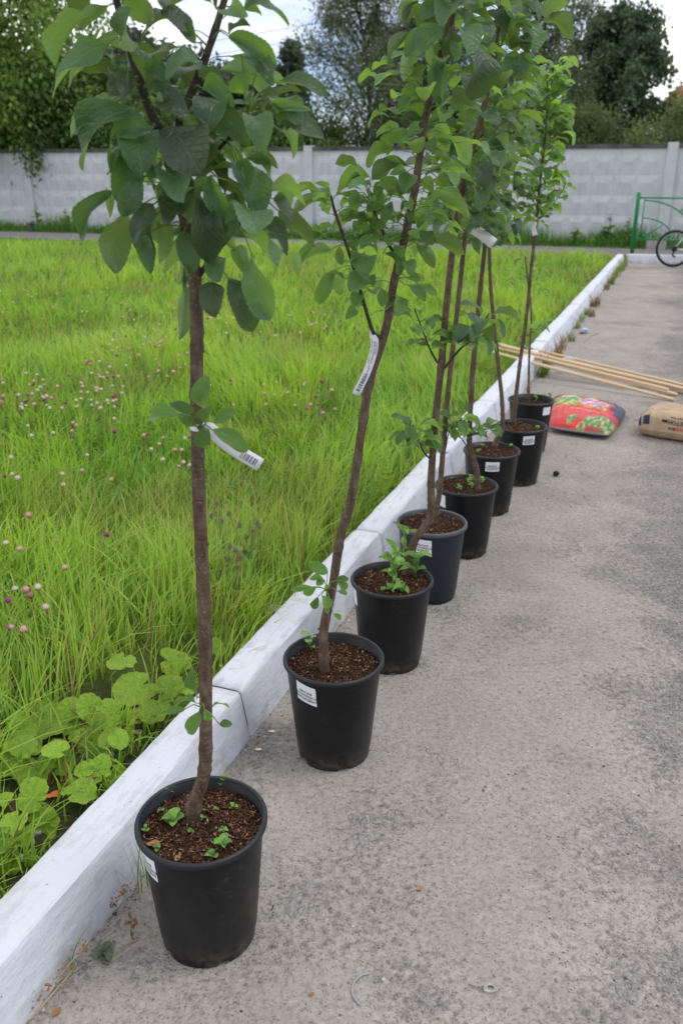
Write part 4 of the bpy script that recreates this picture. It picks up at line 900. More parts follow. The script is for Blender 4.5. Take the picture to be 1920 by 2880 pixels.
def bag_patch(u0, u1, v0, v1, m, n=8, name='print_patch'):
    V = [csurf(u0 + (u1 - u0) * i / n, v_of(v0 + (v1 - v0) * j / n), 1, .002) for i in range(n + 1) for j in range(n + 1)]
    Fc = [(i * (n + 1) + j, (i + 1) * (n + 1) + j, (i + 1) * (n + 1) + j + 1, i * (n + 1) + j + 1) for i in range(n) for j in range(n)]
    return link(name, mesh(name, V, Fc, True), m, csack)
bag_patch(.05, .12, .035, .105, M['navy']); bag_patch(.004, .028, .02, .24, M['navy'])
for (tx, sz, u0, v0, mm) in (('ПЕСКОБЕТОН', .036, .52, .068, 'black'), ('BROZ', .042, .49, .022, 'redink'), ('EX', .042, .365, .022, 'black'), ('МАРКА М300', .016, .42, .100, 'black')):
    tv, tf = text_mesh(tx, sz, bold=True); link('lettering', mesh('lettering', on_bag(tv, u0, v0), tf), M[mm], csack)
bag_patch(.255, .315, .060, .078, M['black'], 4)
for k in range(7): bag_patch(.20 + .012 * k, .206 + .012 * k, .20, .245, M['ink'], 3, 'barcode')

def pole(label, u0, v0, z0, u1, v1, z1, r, ext=0):
    a = px(u0, v0, z0); b = px(u1, v1, z1); b = b + (b - a) * ext
    L = (b - a).length; mb = MB(); mb.tube([(0, 0, 0), (.006, 0, 0), (L - .006, 0, 0), (L, 0, 0)], [r * .8, r, r, r * .8], 12)
    o = link('wooden_pole', mesh('wooden_pole', mb.v, mb.f, True), M['wood']); o.location = a; X = (b - a).normalized(); o.rotation_euler = X.to_track_quat('X', 'Z').to_euler()
    return tag(o, label, 'pole', 'pale wooden poles lying across the kerb')
r_ = .0135
pole('pale wooden pole lying closest to the bags across the kerb', 1378, 989, KH + .02, 1893, 1124, r_, r_)
pole('pale wooden pole whose end stops short beside the cement sack', 1405, 980, KH + .022, 1878, 1096, .042, r_)
pole('pale wooden pole in the middle of the bundle', 1398, 979, KH + .016, 1903, 1110, r_, r_)
pole('pale wooden pole on top of the bundle across the kerb', 1408, 972, KH + .048, 1930, 1095, .04, r_, .06)
pole('pale wooden pole at the far side of the bundle', 1402, 968, KH + .03, 1932, 1104, r_, r_, .02)
pole('thin pale wooden pole set apart, wrapped with clear film', 1458, 972, KH + .02, 1935, 1086, r_, r_ * .85, .05)
mb = MB(); c = px(1597, 1012, .12); mb.blob(c, .045, 2, .7, (1.1, .7, .6), 3); o = mb.make('plastic_film', M['film'], None, False); tag(o, 'crumpled clear plastic film wrapped round the thin pole', 'plastic film')

# ------------------------------------------------------------------ railing and bicycle
Z = Vector((0, 0, 1)); gp = px(1775, 717); rail = thing('green_railing', 'green painted tubular railing with curved bars behind the bicycle', 'railing', gp)
def g2(x, z): return gp + wd * x + Z * z
PHT = 1.24
mb = MB(); mb.tube([g2(0, -.05), g2(0, PHT - .03), g2(0, PHT)], [.04, .04, .03], 16); mb.make('post', M['green'], rail, True)
mb = MB(); mb.tube([g2(2.3, -.05), g2(2.3, PHT - .03), g2(2.3, PHT)], [.04, .04, .03], 16); mb.make('post', M['green'], rail, True)
mb = MB(); mb.tube([g2(.02, 1.13), g2(2.28, 1.13)], .018, 10); mb.make('top_rail', M['green'], rail, True)
mb = MB(); mb.tube([g2(.02, .32), g2(2.28, .32)], .02, 10); mb.make('bottom_rail', M['green'], rail, True)
for x in (.13, 2.17): mb = MB(); mb.tube([g2(x, .32), g2(x, 1.13)], .014, 8); mb.make('upright', M['green'], rail, True)
for sgn, x0 in ((1, .13), (-1, 2.17)):
    for rr, hh in ((1.02, .76), (.62, .42)):
        mb = MB(); mb.tube([g2(x0 + sgn * rr * math.sin(t), .32 + hh * math.cos(t)) for t in [k * math.pi / 24 for k in range(13)]], .015, 8); mb.make('curved_bar', M['green'], rail, True)
    mb = MB(); mb.tube([g2(x0, .33), g2(x0 + sgn * .40, .60)], .013, 8); mb.make('strut', M['green'], rail, True)
    mb = MB(); mb.tube([g2(x0 + sgn * .70, .86), g2(x0 + sgn * .95, 1.12)], .013, 8); mb.make('strut', M['green'], rail, True)
mb = MB(); pb = px(1812, 706); mb.box((0, -.12, -.02), (.42, .12, .20), (wd, wn, Z), pb - wn * .6); o = mb.make('concrete_block', M['stone']); tag(o, 'low grey concrete block standing behind the green railing', 'block')
WR_ = .325; hub = px(1888, 751) + Z * WR_; bike = thing('bicycle', 'white framed bicycle with black tyres parked by the green railing', 'bicycle', hub - Z * WR_)
bd = wd.copy()
def b2_(x, z, y=0): return hub + bd * x + Z * (z - WR_) + wn * y
def wheel(cx):
    c = b2_(cx, WR_); tor = MB(); n = 48
    def ring(rr, rt_, m, name, par=None, k=10):
        mb = MB(); V = []; Fc = []
        for i in range(n):
            a = 2 * math.pi * i / n; e = bd * math.cos(a) + Z * math.sin(a)
            for j in range(k): b = 2 * math.pi * j / k; V.append(c + e * (rr + rt_ * math.cos(b)) + wn * rt_ * math.sin(b))
        for i in range(n):
            for j in range(k): Fc.append((i * k + j, ((i + 1) % n) * k + j, ((i + 1) % n) * k + (j + 1) % k, i * k + (j + 1) % k))
        mb.add(V, Fc); o = mb.make(name, m, par or bike, True, bike.location if par is None else bike.location)
        if par is not None: o.location = -Vector(par.location)
        return o
    tyre = ring(WR_ - .024, .024, M['rubber'], 'tyre'); rim_ = ring(WR_ - .052, .011, M['alloy'], 'wheel_rim'); 
    mb = MB()
    for i in range(28):
        a = 2 * math.pi * i / 28; mb.tube([c + wn * (.02 if i % 2 else -.02), c + (bd * math.cos(a) + Z * math.sin(a)) * (WR_ - .055)], .0013, 4, False)
    mb.make('spokes', M['alloy'], bike)
    mb = MB(); mb.tube([c - wn * .05, c + wn * .05], .02, 12); mb.make('hub', M['blackm'], bike, True)
wheel(0); wheel(1.05)
def bt(name, pts, r, m='white'): mb = MB(); mb.tube([b2_(*p) for p in pts], r, 10); mb.make(name, M[m], bike, True)
bt('seat_stay', [(0, WR_, .05), (.30, .78, .02)], .010); bt('chain_stay', [(0, WR_, .05), (.43, .29, .04)], .012); bt('seat_tube', [(.43, .29), (.28, .82)], .016); bt('down_tube', [(.43, .29), (.88, .72)], .019); bt('top_tube', [(.30, .76), (.86, .84)], .016)
bt('fork', [(1.05, WR_, .05), (.90, .72, .03), (.86, .92)], .014); bt('seat_post', [(.28, .82), (.25, .94)], .013, 'blackm'); bt('handlebar', [(.84, 1.02, -.28), (.88, 1.0, 0), (.84, 1.02, .28)], .013, 'blackm'); bt('crank', [(.43, .29, .08), (.54, .18, .08)], .011, 'blackm')
mb = MB(); mb.tube([b2_(.43, .29, -.02), b2_(.43, .29, .06)], .085, 24); mb.make('chainring', M['blackm'], bike, True)
mb = MB(); mb.tube([b2_(0, WR_, .03), b2_(0, WR_, .07)], .05, 20); mb.make('sprocket', M['blackm'], bike, True)
mb = MB(); mb.tube([b2_(.0, WR_ - .05, .07), b2_(-.02, WR_ - .11, .07), b2_(.03, WR_ - .14, .07)], [.022, .018, .022], 8); mb.make('derailleur', M['blackm'], bike, True)
mb = MB(); mb.tube([b2_(.12, .97), b2_(.16, .975), b2_(.28, .965), b2_(.40, .965)], [.05, .075, .05, .018], 12); sdl = mb.make('saddle', M['blackm'], bike, True)
for v in sdl.data.vertices: v.co.z = (v.co.z - .965) * .45 + .965

# ------------------------------------------------------------------ litter and debris
mb = MB(); p = px(1632, 938); mb.blob(p + Vector((.03, 0, .03)), .04, 2, .6, (1.2, .9, .8), 8); mb2 = MB(); mb2.blob(p + Vector((.0, -.035, .016)), .024, 1, .5, (1.2, .8, .7), 9)
o = thing('crumpled_wrapper', 'crumpled pale blue and red plastic wrapper lying by the kerb', 'litter', p); mb.make('blue_film', M['blue'], o); mb2.make('red_film', M['redfilm'], o)
P = spline([px(*q, .004) for q in ((1037, 2737), (1012, 2745), (994, 2765), (990, 2795), (1010, 2826))], 16); mb = MB(); mb.tube(P, .0022, 6); tag(mb.make('bent_wire', M['alloy'], None, True), 'short bent grey wire lying on the dusty asphalt', 'wire')
c = px(1378, 2781); V = []; Fc = []
for k in range(20):
    a = 2 * math.pi * k / 20; f = 1 if math.sin(a) > 0 else (1.15 if abs(math.cos(a)) > .6 else 1)
    V += [(.015 * f * math.cos(a), .012 * f * math.sin(a), .004), (.007 * math.cos(a), .005 * math.sin(a), .0045), (.015 * f * math.cos(a), .012 * f * math.sin(a), .0)]
for k in range(20): a = 3 * k; b = 3 * ((k + 1) % 20); Fc += [(a, b, b + 1, a + 1), (a + 2, b + 2, b, a)]
o = link('flat_ring', mesh('flat_ring', V, Fc), M['stone']); o.location = c; tag(o, 'small pale flat ring lying on the asphalt', 'ring')
flat_leaf('fallen_leaf', 'tiny orange leaf lying alone on the bare asphalt', 'leaf', px(1178, 2504), .018, .1, M['orange'], .004, .25, .45)
mb = MB(); mb.blob(px(1562, 1339) + Vector((0, 0, .016)), .018, 2, .15, (1.1, 1, .9), 4); tag(mb.make('black_cap', M['rubber'], None, True), 'small black round cap lying on the asphalt beside the pots', 'cap')
for k, (u, v, L, a, m_) in enumerate([(765, 2060, .022, .2, 'paper'), (727, 2111, .022, .1, 'paper'), (725, 2090, .02, 1., 'dry'), (875, 2799, .014, .4, 'dry'), (160, 2850, .028, 1.1, 'dry'), (155, 2745, .02, .9, 'dry'), (560, 2660, .012, .4, 'dry')]):
    flat_leaf('paint_chip' if m_ == 'paper' else 'fallen_leaf', ('flat white chip lying on asphalt below the kerb crack' if m_ == 'paper' else 'small dry brown leaf scrap lying on the pavement'), 'chip' if m_ == 'paper' else 'leaf', px(u, v), L, a, M[m_], .004, .3, .5, 'white chips' if m_ == 'paper' else 'brown leaf scraps')
def twig(pts, r, m, label, z=.004):
    mb = MB(); mb.tube(spline([px(u, v, zz if zz is not None else z) for u, v, zz in pts], 10), r, 5); tag(mb.make('dry_twig', M[m], None, True), label, 'twig', 'dry twigs on the pavement')
twig([(75, 2880, .004), (140, 2805, .03), (200, 2735, .02), (215, 2710, .05)], .0018, 'drys', 'long straw-coloured dry stalk lying along the kerb foot')
twig([(310, 2705, .003), (370, 2665, .02), (432, 2615, .03)], .0015, 'drys', 'straw-coloured dry stalk pointing at the seedling-dotted pot')
twig([(104, 2745, .01), (106, 2795, .02)], .002, 'twig', 'short dark twig leaning on the kerb face')
twig([(764, 2560, .003), (770, 2545, .003)], .0015, 'twig', 'tiny dark twig lying on dusty asphalt')
twig([(1640, 962, .004), (1660, 945, .01), (1685, 935, .01)], .004, 'drys', 'dry twig by the crumpled wrapper')
# brown seed stalks clinging to the kerb face
for k, (u0, v0, u1, v1) in enumerate([(70, 2850, 255, 2640), (300, 2560, 360, 2490)]):
    o = thing('seed_stalk', ('long' if k == 0 else 'short') + ' reddish brown weed seed stalk leaning against the white kerb face', 'weed', px(u0, v0), 'brown seed stalks on the kerb face')
    P = spline([px(u0, v0, .005), px((u0 + u1) / 2, (v0 + v1) / 2 + 6, .05), px(u1, v1, .10)], 14); mb = MB(); mb.tube(P, .0012, 5); mb.make('stem', M['drys'], o, True)
    mb = MB()
    for j in range(46): q = rnd.choice(P[2:]); mb.blob(q + Vector((rnd.gauss(0, .006), rnd.gauss(0, .006), rnd.gauss(.002, .006))), rnd.uniform(.0016, .0034), 1, .4, (1, 1, 1), j)
    so_ = mb.make('seeds', M['dry'], o); so_['kind'] = 'stuff'
def noise2(X, Y, s, o=0.): return np.array([noise.noise(Vector((a * s, b * s, o))) for a, b in zip(X, Y)])
# pebbles pressed into the bare asphalt
n = 42000
vv = nr.uniform(0, 1, n) ** 1.25; Yp = 1.0 + 8.0 * vv; off = nr.uniform(0, 1, n) ** .75 * (1.2 + .40 * Yp)
base = np.array(K0)[:2] + np.outer((Yp - K0.y) / kd.y, np.array(kd)[:2]); Xp = base[:, 0] + off; 
den = np.array([.5 + .9 * noise.noise(Vector((a * 1.3, b * 1.3, 0))) + .4 * noise.noise(Vector((a * 4, b * 4, 2))) for a, b in zip(Xp, Yp)]) + (off - .8) * .35
keep = nr.uniform(0, 1, n) < np.clip(den, .06, 1.); Xp, Yp = Xp[keep], Yp[keep]
ng = 5200; sg_ = nr.uniform(0, 1, ng) ** 1.3 * 13 - .9; og = -np.abs(nr.normal(0, .022, ng)) - .001      # grit swept against the kerb foot
gk = nr.uniform(0, 1, ng) < np.clip(.45 + 1.1 * noise2(sg_, sg_ * 0, 2.2, 5.), .05, 1); sg_, og = sg_[gk], og[gk]
Xp = np.concatenate([Xp, K0.x + kd.x * sg_ + kn.x * og]); Yp = np.concatenate([Yp, K0.y + kd.y * sg_ + kn.y * og]); n = len(Xp)
r = np.clip(nr.lognormal(-6.05, .40, n), .001, .0055); a = nr.uniform(0, 6.28, n); r[-len(sg_):] *= 1.5
octv = np.array([(1, 0, 0), (0, 1, 0), (-1, 0, 0), (0, -1, 0), (.1, .1, .8), (.5, .5, .55)]); octf = np.array([(0, 1, 4), (1, 2, 4), (2, 3, 4), (3, 0, 4)])
ca_, sa_ = np.cos(a), np.sin(a); ov = octv[:5]; jx_ = nr.uniform(.6, 1.35, (n, 5, 3))
lx = ov[None, :, 0] * jx_[:, :, 0] * r[:, None]; ly = ov[None, :, 1] * jx_[:, :, 1] * r[:, None]; lz = ov[None, :, 2] * jx_[:, :, 2] * r[:, None]
V = np.stack([Xp[:, None] + lx * ca_[:, None] - ly * sa_[:, None], Yp[:, None] + lx * sa_[:, None] + ly * ca_[:, None], lz - .0002], 2).reshape(-1, 3)
Fv = (octf[None] + (np.arange(n) * 5)[:, None, None]).reshape(-1, 3)
pal = np.array([(.16, .155, .15), (.24, .23, .215), (.33, .31, .28), (.46, .44, .41), (.09, .09, .09)]); col = pal[nr.choice(5, n, p=[.26, .36, .26, .06, .06])] * nr.uniform(.8, 1.2, (n, 1))
tag(link('gravel', bulk('gravel', V, Fv, 3, np.repeat(col, 5, 0)), M['crumb']), 'fine loose grey gravel scattered over the dusty asphalt', 'gravel', None, 'stuff')

# ------------------------------------------------------------------ grass
def blades(P, H, W, lean, col, segs=3, th=None):
    n = len(P); th = nr.uniform(0, 6.283, n) if th is None else th; d = np.stack([np.cos(th), np.sin(th), 0 * th], 1); fa = th + nr.normal(1.57, .5, n); s = np.stack([np.cos(fa), np.sin(fa), 0 * fa], 1)
    rows = []
    for k in range(segs + 1):
        t = k / segs; c = P + d * (lean * t ** 1.8 * H)[:, None] + np.array([0, 0, 1.]) * (H * (t - .28 * lean * t ** 2.4))[:, None]
        wk = W * (1 - t ** 1.6) * (1 if k else .8)
        if k < segs: rows += [c - s * wk[:, None], c + s * wk[:, None]]
        else: rows += [c]
    m = 2 * segs + 1; V = np.stack(rows, 1).reshape(-1, 3); base = (np.arange(n) * m)[:, None]
    tri = []
    for k in range(segs - 1): a = 2 * k; tri += [(a, a + 1, a + 3), (a, a + 3, a + 2)]
    a = 2 * (segs - 1); tri.append((a, a + 1, a + 2)); Fv = (np.array(tri)[None] + base[:, :, None]).reshape(-1, 3)
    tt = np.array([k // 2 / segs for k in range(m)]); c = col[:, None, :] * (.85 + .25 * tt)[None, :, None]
    return V, Fv, c.reshape(-1, 3)
colt_c = [px(u, v) for u, v in ((120, 2180), (230, 2080), (330, 2000), (400, 1960), (60, 2330))]
def grass_field(bands):
    Vs, Fs, Cs = [], [], []; off0 = 0
    for (y0, y1, dens, h0, h1, wd_, segs) in bands:
        xl = -(960 / F) * y1 * 1.12 - .6; A = (y1 - y0); n = 0
        xr = K0.x + (y1 - K0.y) * kd.x / kd.y; n = int(dens * A * (xr - xl))
        X = nr.uniform(xl, xr, n); Y = nr.uniform(y0, y1, n)
        s = (X - K0.x) * kd.x + (Y - K0.y) * kd.y; o_ = (X - K0.x) * kn.x + (Y - K0.y) * kn.y; q = (X - rf.x) * wn.x + (Y - rf.y) * wn.y
        ok = (o_ > KW + .012) & (q > .05) & (X > -(960 / F) * Y * 1.08 - .5); X, Y, o_, q = X[ok], Y[ok], o_[ok], q[ok]
        cl = .6 * noise2(X, Y, 1.5, 1.) + .7 * noise2(X, Y, .45, 2.); f = noise2(X, Y, 5., 4.); fine = noise2(X, Y, 17., 6.)
        pr_ = np.clip(.62 + .7 * f + .5 * fine, .08, 1.); 
        dc = np.min([np.hypot(X - c.x, Y - c.y) for c in colt_c], 0); pr_ *= np.clip((dc - .07) / .15, .09, 1.)
        pr_ *= np.clip((o_ - KW) / .12, .25, 1)
        ok = nr.uniform(0, 1, len(X)) < pr_; X, Y, o_, q, cl, f, dc, fine = [z[ok] for z in (X, Y, o_, q, cl, f, dc, fine)]; n = len(X)
        z = np.array([lawn_z((a, b)) for a, b in zip(X, Y)]) * np.clip(q / 1.5, 0, 1)
        cl2 = noise2(X, Y, .9, 12.); th = 6.283 * noise2(X, Y, .7, 20.) + nr.normal(0, 1.1, n); H = nr.uniform(h0, h1, n) * np.clip(1 + .55 * cl + .45 * f + .5 * cl2, .45, 1.7) * np.clip(.55 + (o_ - KW) * 1.6, .6, 1) * np.clip(.45 + q * .4, .45, 1); H *= np.clip(.45 + dc * 1.8, .5, 1)
        W = nr.uniform(.6, 1.3, n) * wd_; lean = np.clip(nr.normal(.52, .32, n), .05, 1.3)
        g1, g2c, g3, g4 = np.array((.225, .42, .050)), np.array((.375, .53, .075)), np.array((.105, .265, .045)), np.array((.52, .42, .18))
        m1 = np.clip(.5 + cl * 1.1 + nr.normal(0, .25, n), 0, 1)[:, None]; col = g1 * (1 - m1) + g2c * m1; m2 = np.clip(-f * 1.5 + nr.normal(-.05, .25, n), 0, 1)[:, None]; col = col * (1 - m2) + g3 * m2
        dry = nr.uniform(0, 1, n) < .045 + .09 * np.clip(-cl2 * 2, 0, 1); col[dry] = g4 * nr.uniform(.6, 1.2, (dry.sum(), 1)); red = nr.uniform(0, 1, n) < .012 + .05 * np.clip(-cl2 * 2, 0, 1); col[red] = np.array((.24, .11, .05)); dull = np.clip(-cl2 * 1.2, 0, .4)[:, None]; col = col * (1 - dull) + np.array((.25, .31, .07)) * dull
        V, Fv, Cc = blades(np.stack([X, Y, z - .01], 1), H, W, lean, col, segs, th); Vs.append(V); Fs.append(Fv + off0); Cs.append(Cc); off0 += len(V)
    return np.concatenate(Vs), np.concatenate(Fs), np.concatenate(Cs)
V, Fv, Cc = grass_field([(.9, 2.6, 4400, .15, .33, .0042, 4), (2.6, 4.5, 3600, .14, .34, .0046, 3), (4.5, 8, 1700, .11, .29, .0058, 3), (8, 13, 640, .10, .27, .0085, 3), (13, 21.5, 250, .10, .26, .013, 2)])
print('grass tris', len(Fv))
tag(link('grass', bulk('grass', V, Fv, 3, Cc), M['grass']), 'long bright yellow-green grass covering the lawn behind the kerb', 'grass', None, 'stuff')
# verge grass in front of the wall + road edge tufts
n = 9000; s = nr.uniform(-6, 26, n); o_ = nr.uniform(.0, 1, n) ** .8
dist = np.array([(wp(a) - rb).dot(wn) for a in s]); o_ = o_ * np.maximum(.3, -dist)
P = np.array([tuple(wp(a, b)) for a, b in zip(s, o_)]); cl = noise2(P[:, 0], P[:, 1], .8, 3.)
H = nr.uniform(.15, .45, n) * (1 + 1.2 * np.clip(cl, -.5, 1)); col = np.array((.07, .17, .025)) * nr.uniform(.6, 1.6, (n, 1))
V, Fv, Cc = blades(P, H, nr.uniform(.008, .016, n), np.clip(nr.normal(.35, .25, n), .05, 1), col, 2)
tag(link('verge_grass', bulk('verge_grass', V, Fv, 3, Cc), M['grass']), 'dark unmown grass strip growing at the foot of the concrete wall', 'grass', None, 'stuff')
# clover leaves as low ground cover
n = 5200; u = nr.uniform(-60, 1150, n); v = nr.uniform(840, 1500, n); P = np.array([tuple(px(a, b)) for a, b in zip(u, v)])
cl = noise2(P[:, 0], P[:, 1], .9, 7.); ok = ((P[:, 0] - K0.x) * kn.x + (P[:, 1] - K0.y) * kn.y > KW + .05) & (cl + nr.normal(0, .15, n) > .02); P = P[ok]; n = len(P)
Vs, Fs = [], []; Hc = nr.uniform(.08, .22, n)
for k in range(3):
    a = nr.uniform(0, 6.28, n) + k * 2.1; L = nr.uniform(.012, .024, n); d = np.stack([np.cos(a), np.sin(a), nr.uniform(-.2, .4, n)], 1) * L[:, None]; s = np.stack([-np.sin(a), np.cos(a), 0 * a], 1) * (L * .55)[:, None]
    c = P + np.array([0, 0, 1.]) * Hc[:, None] + np.stack([nr.normal(0, .02, n), nr.normal(0, .02, n), nr.normal(0, .02, n)], 1)
    Vs.append(np.stack([c, c + d * .6 + s, c + d, c + d * .6 - s], 1))
V = np.concatenate(Vs).reshape(-1, 3); col = np.tile(np.array((.055, .17, .025)), (len(V) // 4, 1)) * nr.uniform(.6, 1.6, (len(V) // 4, 1))
tag(link('clover_leaves', bulk('clover_leaves', V, np.arange(len(V)).reshape(-1, 4), 4, np.repeat(col, 4, 0)), M['grass']), 'low dark green clover leaves spreading through the grass', 'clover', None, 'stuff')
# clover flower heads, one by one
def clover_mesh(seed, base, tipc):
    rg = random.Random(seed); V = []; Fc = []; cols = []
    for k in range(46):
        z = 1 - 2 * (k + .5) / 46; rr = math.sqrt(1 - z * z); a = k * 2.4; d = Vector((rr * math.cos(a), rr * math.sin(a), z)); t = d.orthogonal().normalized() * .16; q = d.cross(t).normalized() * .16
        L = rg.uniform(.85, 1.1); n = len(V); V += [d * .35 + t, d * .35 - t * .5 + q, d * .35 - t * .5 - q, d * L + Vector((0, 0, .1))]; Fc += [(n, n + 1, n + 3), (n + 1, n + 2, n + 3), (n + 2, n, n + 3)]
        f = .5 + .5 * z; cc = [base[i] * (1 - f) + tipc[i] * f for i in range(3)]; cols += [tuple(x * .8 for x in cc)] * 3 + [tuple(cc)]
    core = MB(); core.blob((0, 0, 0), .62, 2, .2, (1, 1, 1), seed); n = len(V); V += core.v; Fc += [tuple(i + n for i in q) for q in core.f]
    cols += [tuple(base[i] * (.5 - .5 * v.z) + tipc[i] * (.5 + .5 * v.z) for i in range(3)) for v in core.v]
    n = len(V); V += [Vector((.06, 0, -.6)), Vector((-.06, 0, -.6)), Vector((0, .06, -.6)), Vector((.3, .2, -16))]; Fc += [(n, n + 1, n + 3), (n + 1, n + 2, n + 3), (n + 2, n, n + 3)]; cols += [(.1, .2, .03)] * 4
    return bulk('clover_flower', np.array([tuple(v) for v in V]), np.array(Fc), 3, np.array(cols))
CL = [clover_mesh(1, (.92, .62, .56), (.95, .88, .80)), clover_mesh(2, (.88, .46, .42), (.94, .74, .66)), clover_mesh(3, (.92, .80, .66), (.95, .93, .82)), clover_mesh(4, (.45, .2, .14), (.58, .36, .28)), clover_mesh(5, (.40, .06, .22), (.62, .16, .42))]
for m_ in CL: m_.materials.append(M['fuzz'])
spots = []
def csp(n, u0, u1, v0, v1):
    for _ in range(n): spots.append((rnd.uniform(u0, u1), rnd.uniform(v0, v1)))
csp(70, 0, 350, 1045, 1150); csp(18, 60, 330, 1120, 1230); csp(70, 230, 560, 880, 1060); csp(40, 560, 940, 860, 950); csp(26, 570, 960, 1060, 1170); csp(30, 0, 520, 800, 900); csp(14, 400, 560, 1220, 1330); csp(14, 0, 330, 1250, 1600); csp(10, 0, 130, 1640, 1800); csp(20, 850, 1150, 860, 930); csp(18, 860, 1120, 1040, 1130); csp(20, 1160, 1320, 780, 930); csp(8, 1550, 1700, 745, 840)
for k, (u, v) in enumerate(spots[:300]):
    g = px(u, v, .30); g.z += .0; s_ = (g - K0).dot(kn)
    if s_ < KW + .08: continue
    i = rnd.choices(range(5), (4, 3.5, 3, 1.6, .35))[0]
    o = bpy.data.objects.new('clover_flower', CL[i]); C.objects.link(o); r = rnd.uniform(.012, .0175); o.location = px(u, v, .335 if g.y < 4.5 else .30); o.scale = (r, r, r * .9); o.rotation_euler = (rnd.uniform(-.4, .4), rnd.uniform(-.4, .4), rnd.uniform(0, 6))
    tag(o, ('pale pink', 'pink', 'creamy white', 'withered brown', 'deep magenta')[i] + ' clover flower head standing in the lawn', 'flower', ('pale pink', 'pink', 'creamy white', 'withered brown', 'deep magenta')[i] + ' clover flowers in the lawn')

# ------------------------------------------------------------------ coltsfoot by the kerb
def colt_mesh(seed):
    rg = random.Random(seed); n = 54; rings = 5; V = [(0, 0, 0)]; Fc = []
    notch = math.pi
    for r in range(1, rings + 1):
        for k in range(n):
            a = 2 * math.pi * k / n; dn = abs(((a - notch + math.pi) % (2 * math.pi)) - math.pi)
            rad = (1 + .075 * abs(math.sin(a * 4.5 + .4)) ** .8 * (r >= rings - 1) + .018 * (1 if k % 3 == 0 else -.4) * (r == rings) + .06 * math.cos(a)) * (1 - .62 * math.exp(-(dn / .17) ** 2)) * (1 + .05 * math.sin(3 * a + seed))
            x = rad * r / rings; V.append((x * math.cos(a) - .0, x * math.sin(a), .10 * (r / rings) ** 2 * math.cos(2 * a + seed) + .13 * (r / rings) ** 1.5 + .04 * math.sin(7 * a + seed) * (r / rings) ** 3 - .10 * abs(math.sin(a * 4.5)) * (r / rings) + .07 * math.sin(a * 2 + seed * 2) * (r / rings) ** 2))
    for k in range(n):
        Fc.append((0, 1 + k, 1 + (k + 1) % n))
        for r in range(rings - 1): b = 1 + r * n; Fc.append((b + k, b + n + k, b + n + (k + 1) % n, b + (k + 1) % n))
    me = mesh('coltsfoot_leaf', V, Fc, True); me.materials.append(M['colt']); return me
CT = [colt_mesh(s) for s in range(5)]
cl_l = [(990, 490, 145), (1275, 290, 115), (390, 740, 170), (660, 620, 90), (900, 290, 100), (820, 680, 115), (690, 770, 115), (160, 930, 140), (270, 1080, 140), (470, 1050, 85), (660, 930, 140), (1150, 660, 115), (1240, 490, 105), (410, 940, 95), (240, 1300, 95), (580, 1250, 120), (320, 1500, 130), (110, 1460, 95), (20, 1610, 110), (60, 1770, 100), (140, 740, 85), (520, 640, 85), (870, 860, 70), (1380, 480, 70), (740, 1080, 100), (40, 1300, 60), (170, 1560, 80), (330, 620, 60), (1010, 690, 70), (540, 800, 80), (60, 1090, 80), (1560, 200, 90), (1640, 120, 90), (1350, 640, 60)] + [(rnd.uniform(0, 900), rnd.uniform(760, 1300), rnd.uniform(60, 110)) for _ in range(12)]
roots = [px(u, v, .03) for u, v in ((60, 2330), (130, 2230), (190, 2140), (90, 2070), (280, 2080), (330, 1990), (400, 1960), (470, 1915), (560, 1860))]
proots = [thing('coltsfoot_plant', 'low coltsfoot plant with broad round scalloped leaves by the white kerb', 'plant', r_, 'coltsfoot plants at the lawn edge') for r_ in roots]
for k, (cx, cy, rr) in enumerate(cl_l):
    u, v = cx / 2.613, 1750 + cy / 2.613; z = rnd.uniform(.06, .15); p = px(u, v, z)
    o_ = (p - K0).dot(kn); r = rr / 2.613 * (p.y * math.cos(PITCH) + (CH - z) * math.sin(PITCH)) / F * 1.02
    if o_ < KW + .3 * r: p = p + kn * (KW + .3 * r - o_)
    pr_ = min(proots, key=lambda q: (q.location - p).length); o = bpy.data.objects.new('leaf', CT[k % 5]); C.objects.link(o); o.parent = pr_
    o.location = p - pr_.location; tilt = rnd.uniform(.05, .95); o.scale = (r, r, r)
    az = rnd.uniform(-.9, .9); nm = Vector((math.sin(az) * math.sin(tilt), -math.cos(az) * math.sin(tilt), math.cos(tilt))); q = nm.to_track_quat('Z', 'Y'); o.rotation_mode = 'QUATERNION'; o.rotation_quaternion = q @ Vector((0, 0, 1)).rotation_difference(Vector((0, 0, 1)))
    from mathutils import Quaternion
    o.rotation_quaternion = q @ Quaternion((0, 0, 1), rnd.uniform(0, 6.28))
    mb = MB(); b = pr_.location; mb.tube([p, p.lerp(b, .5) + Vector((0, 0, .01)), Vector((b.x, b.y, b.z - .03))], [.0018, .0022, .0028], 5, False); mb.make('leaf_stalk', M['dry'] if k % 2 else M['stalk'], pr_, True)
for k, (u, v, r) in enumerate([(30, 2420, .022), (80, 2395, .018), (770, 1735, .028), (700, 1760, .022), (735, 1745, .024), (740, 1830, .016), (352, 1205, .05), (20, 2450, .028), (390, 2085, .014), (310, 2150, .014), (60, 2440, .015), (110, 2370, .012)]):
    p = px(u, v, .02); o_ = (p - K0).dot(kn); p = p + kn * max(0, KW + r * .9 - o_); mb = MB(); mb.blob(Vector((p.x, p.y, lawn_z(p) + r * .25)), r, 2, .35, (1.2, .9, .6), k)
    tag(mb.make('stone', M['stone'], None, False), 'rough grey stone lying in the soil behind the kerb' if k != 6 else 'lone pale grey stone lying in the clover patch', 'stone', 'stones behind the kerb' if k != 6 else None)
flat_leaf('fallen_leaf', 'curled reddish brown leaf under the coltsfoot leaves', 'leaf', px(153, 2240, .06), .05, .5, M['orange'], .0, .6)
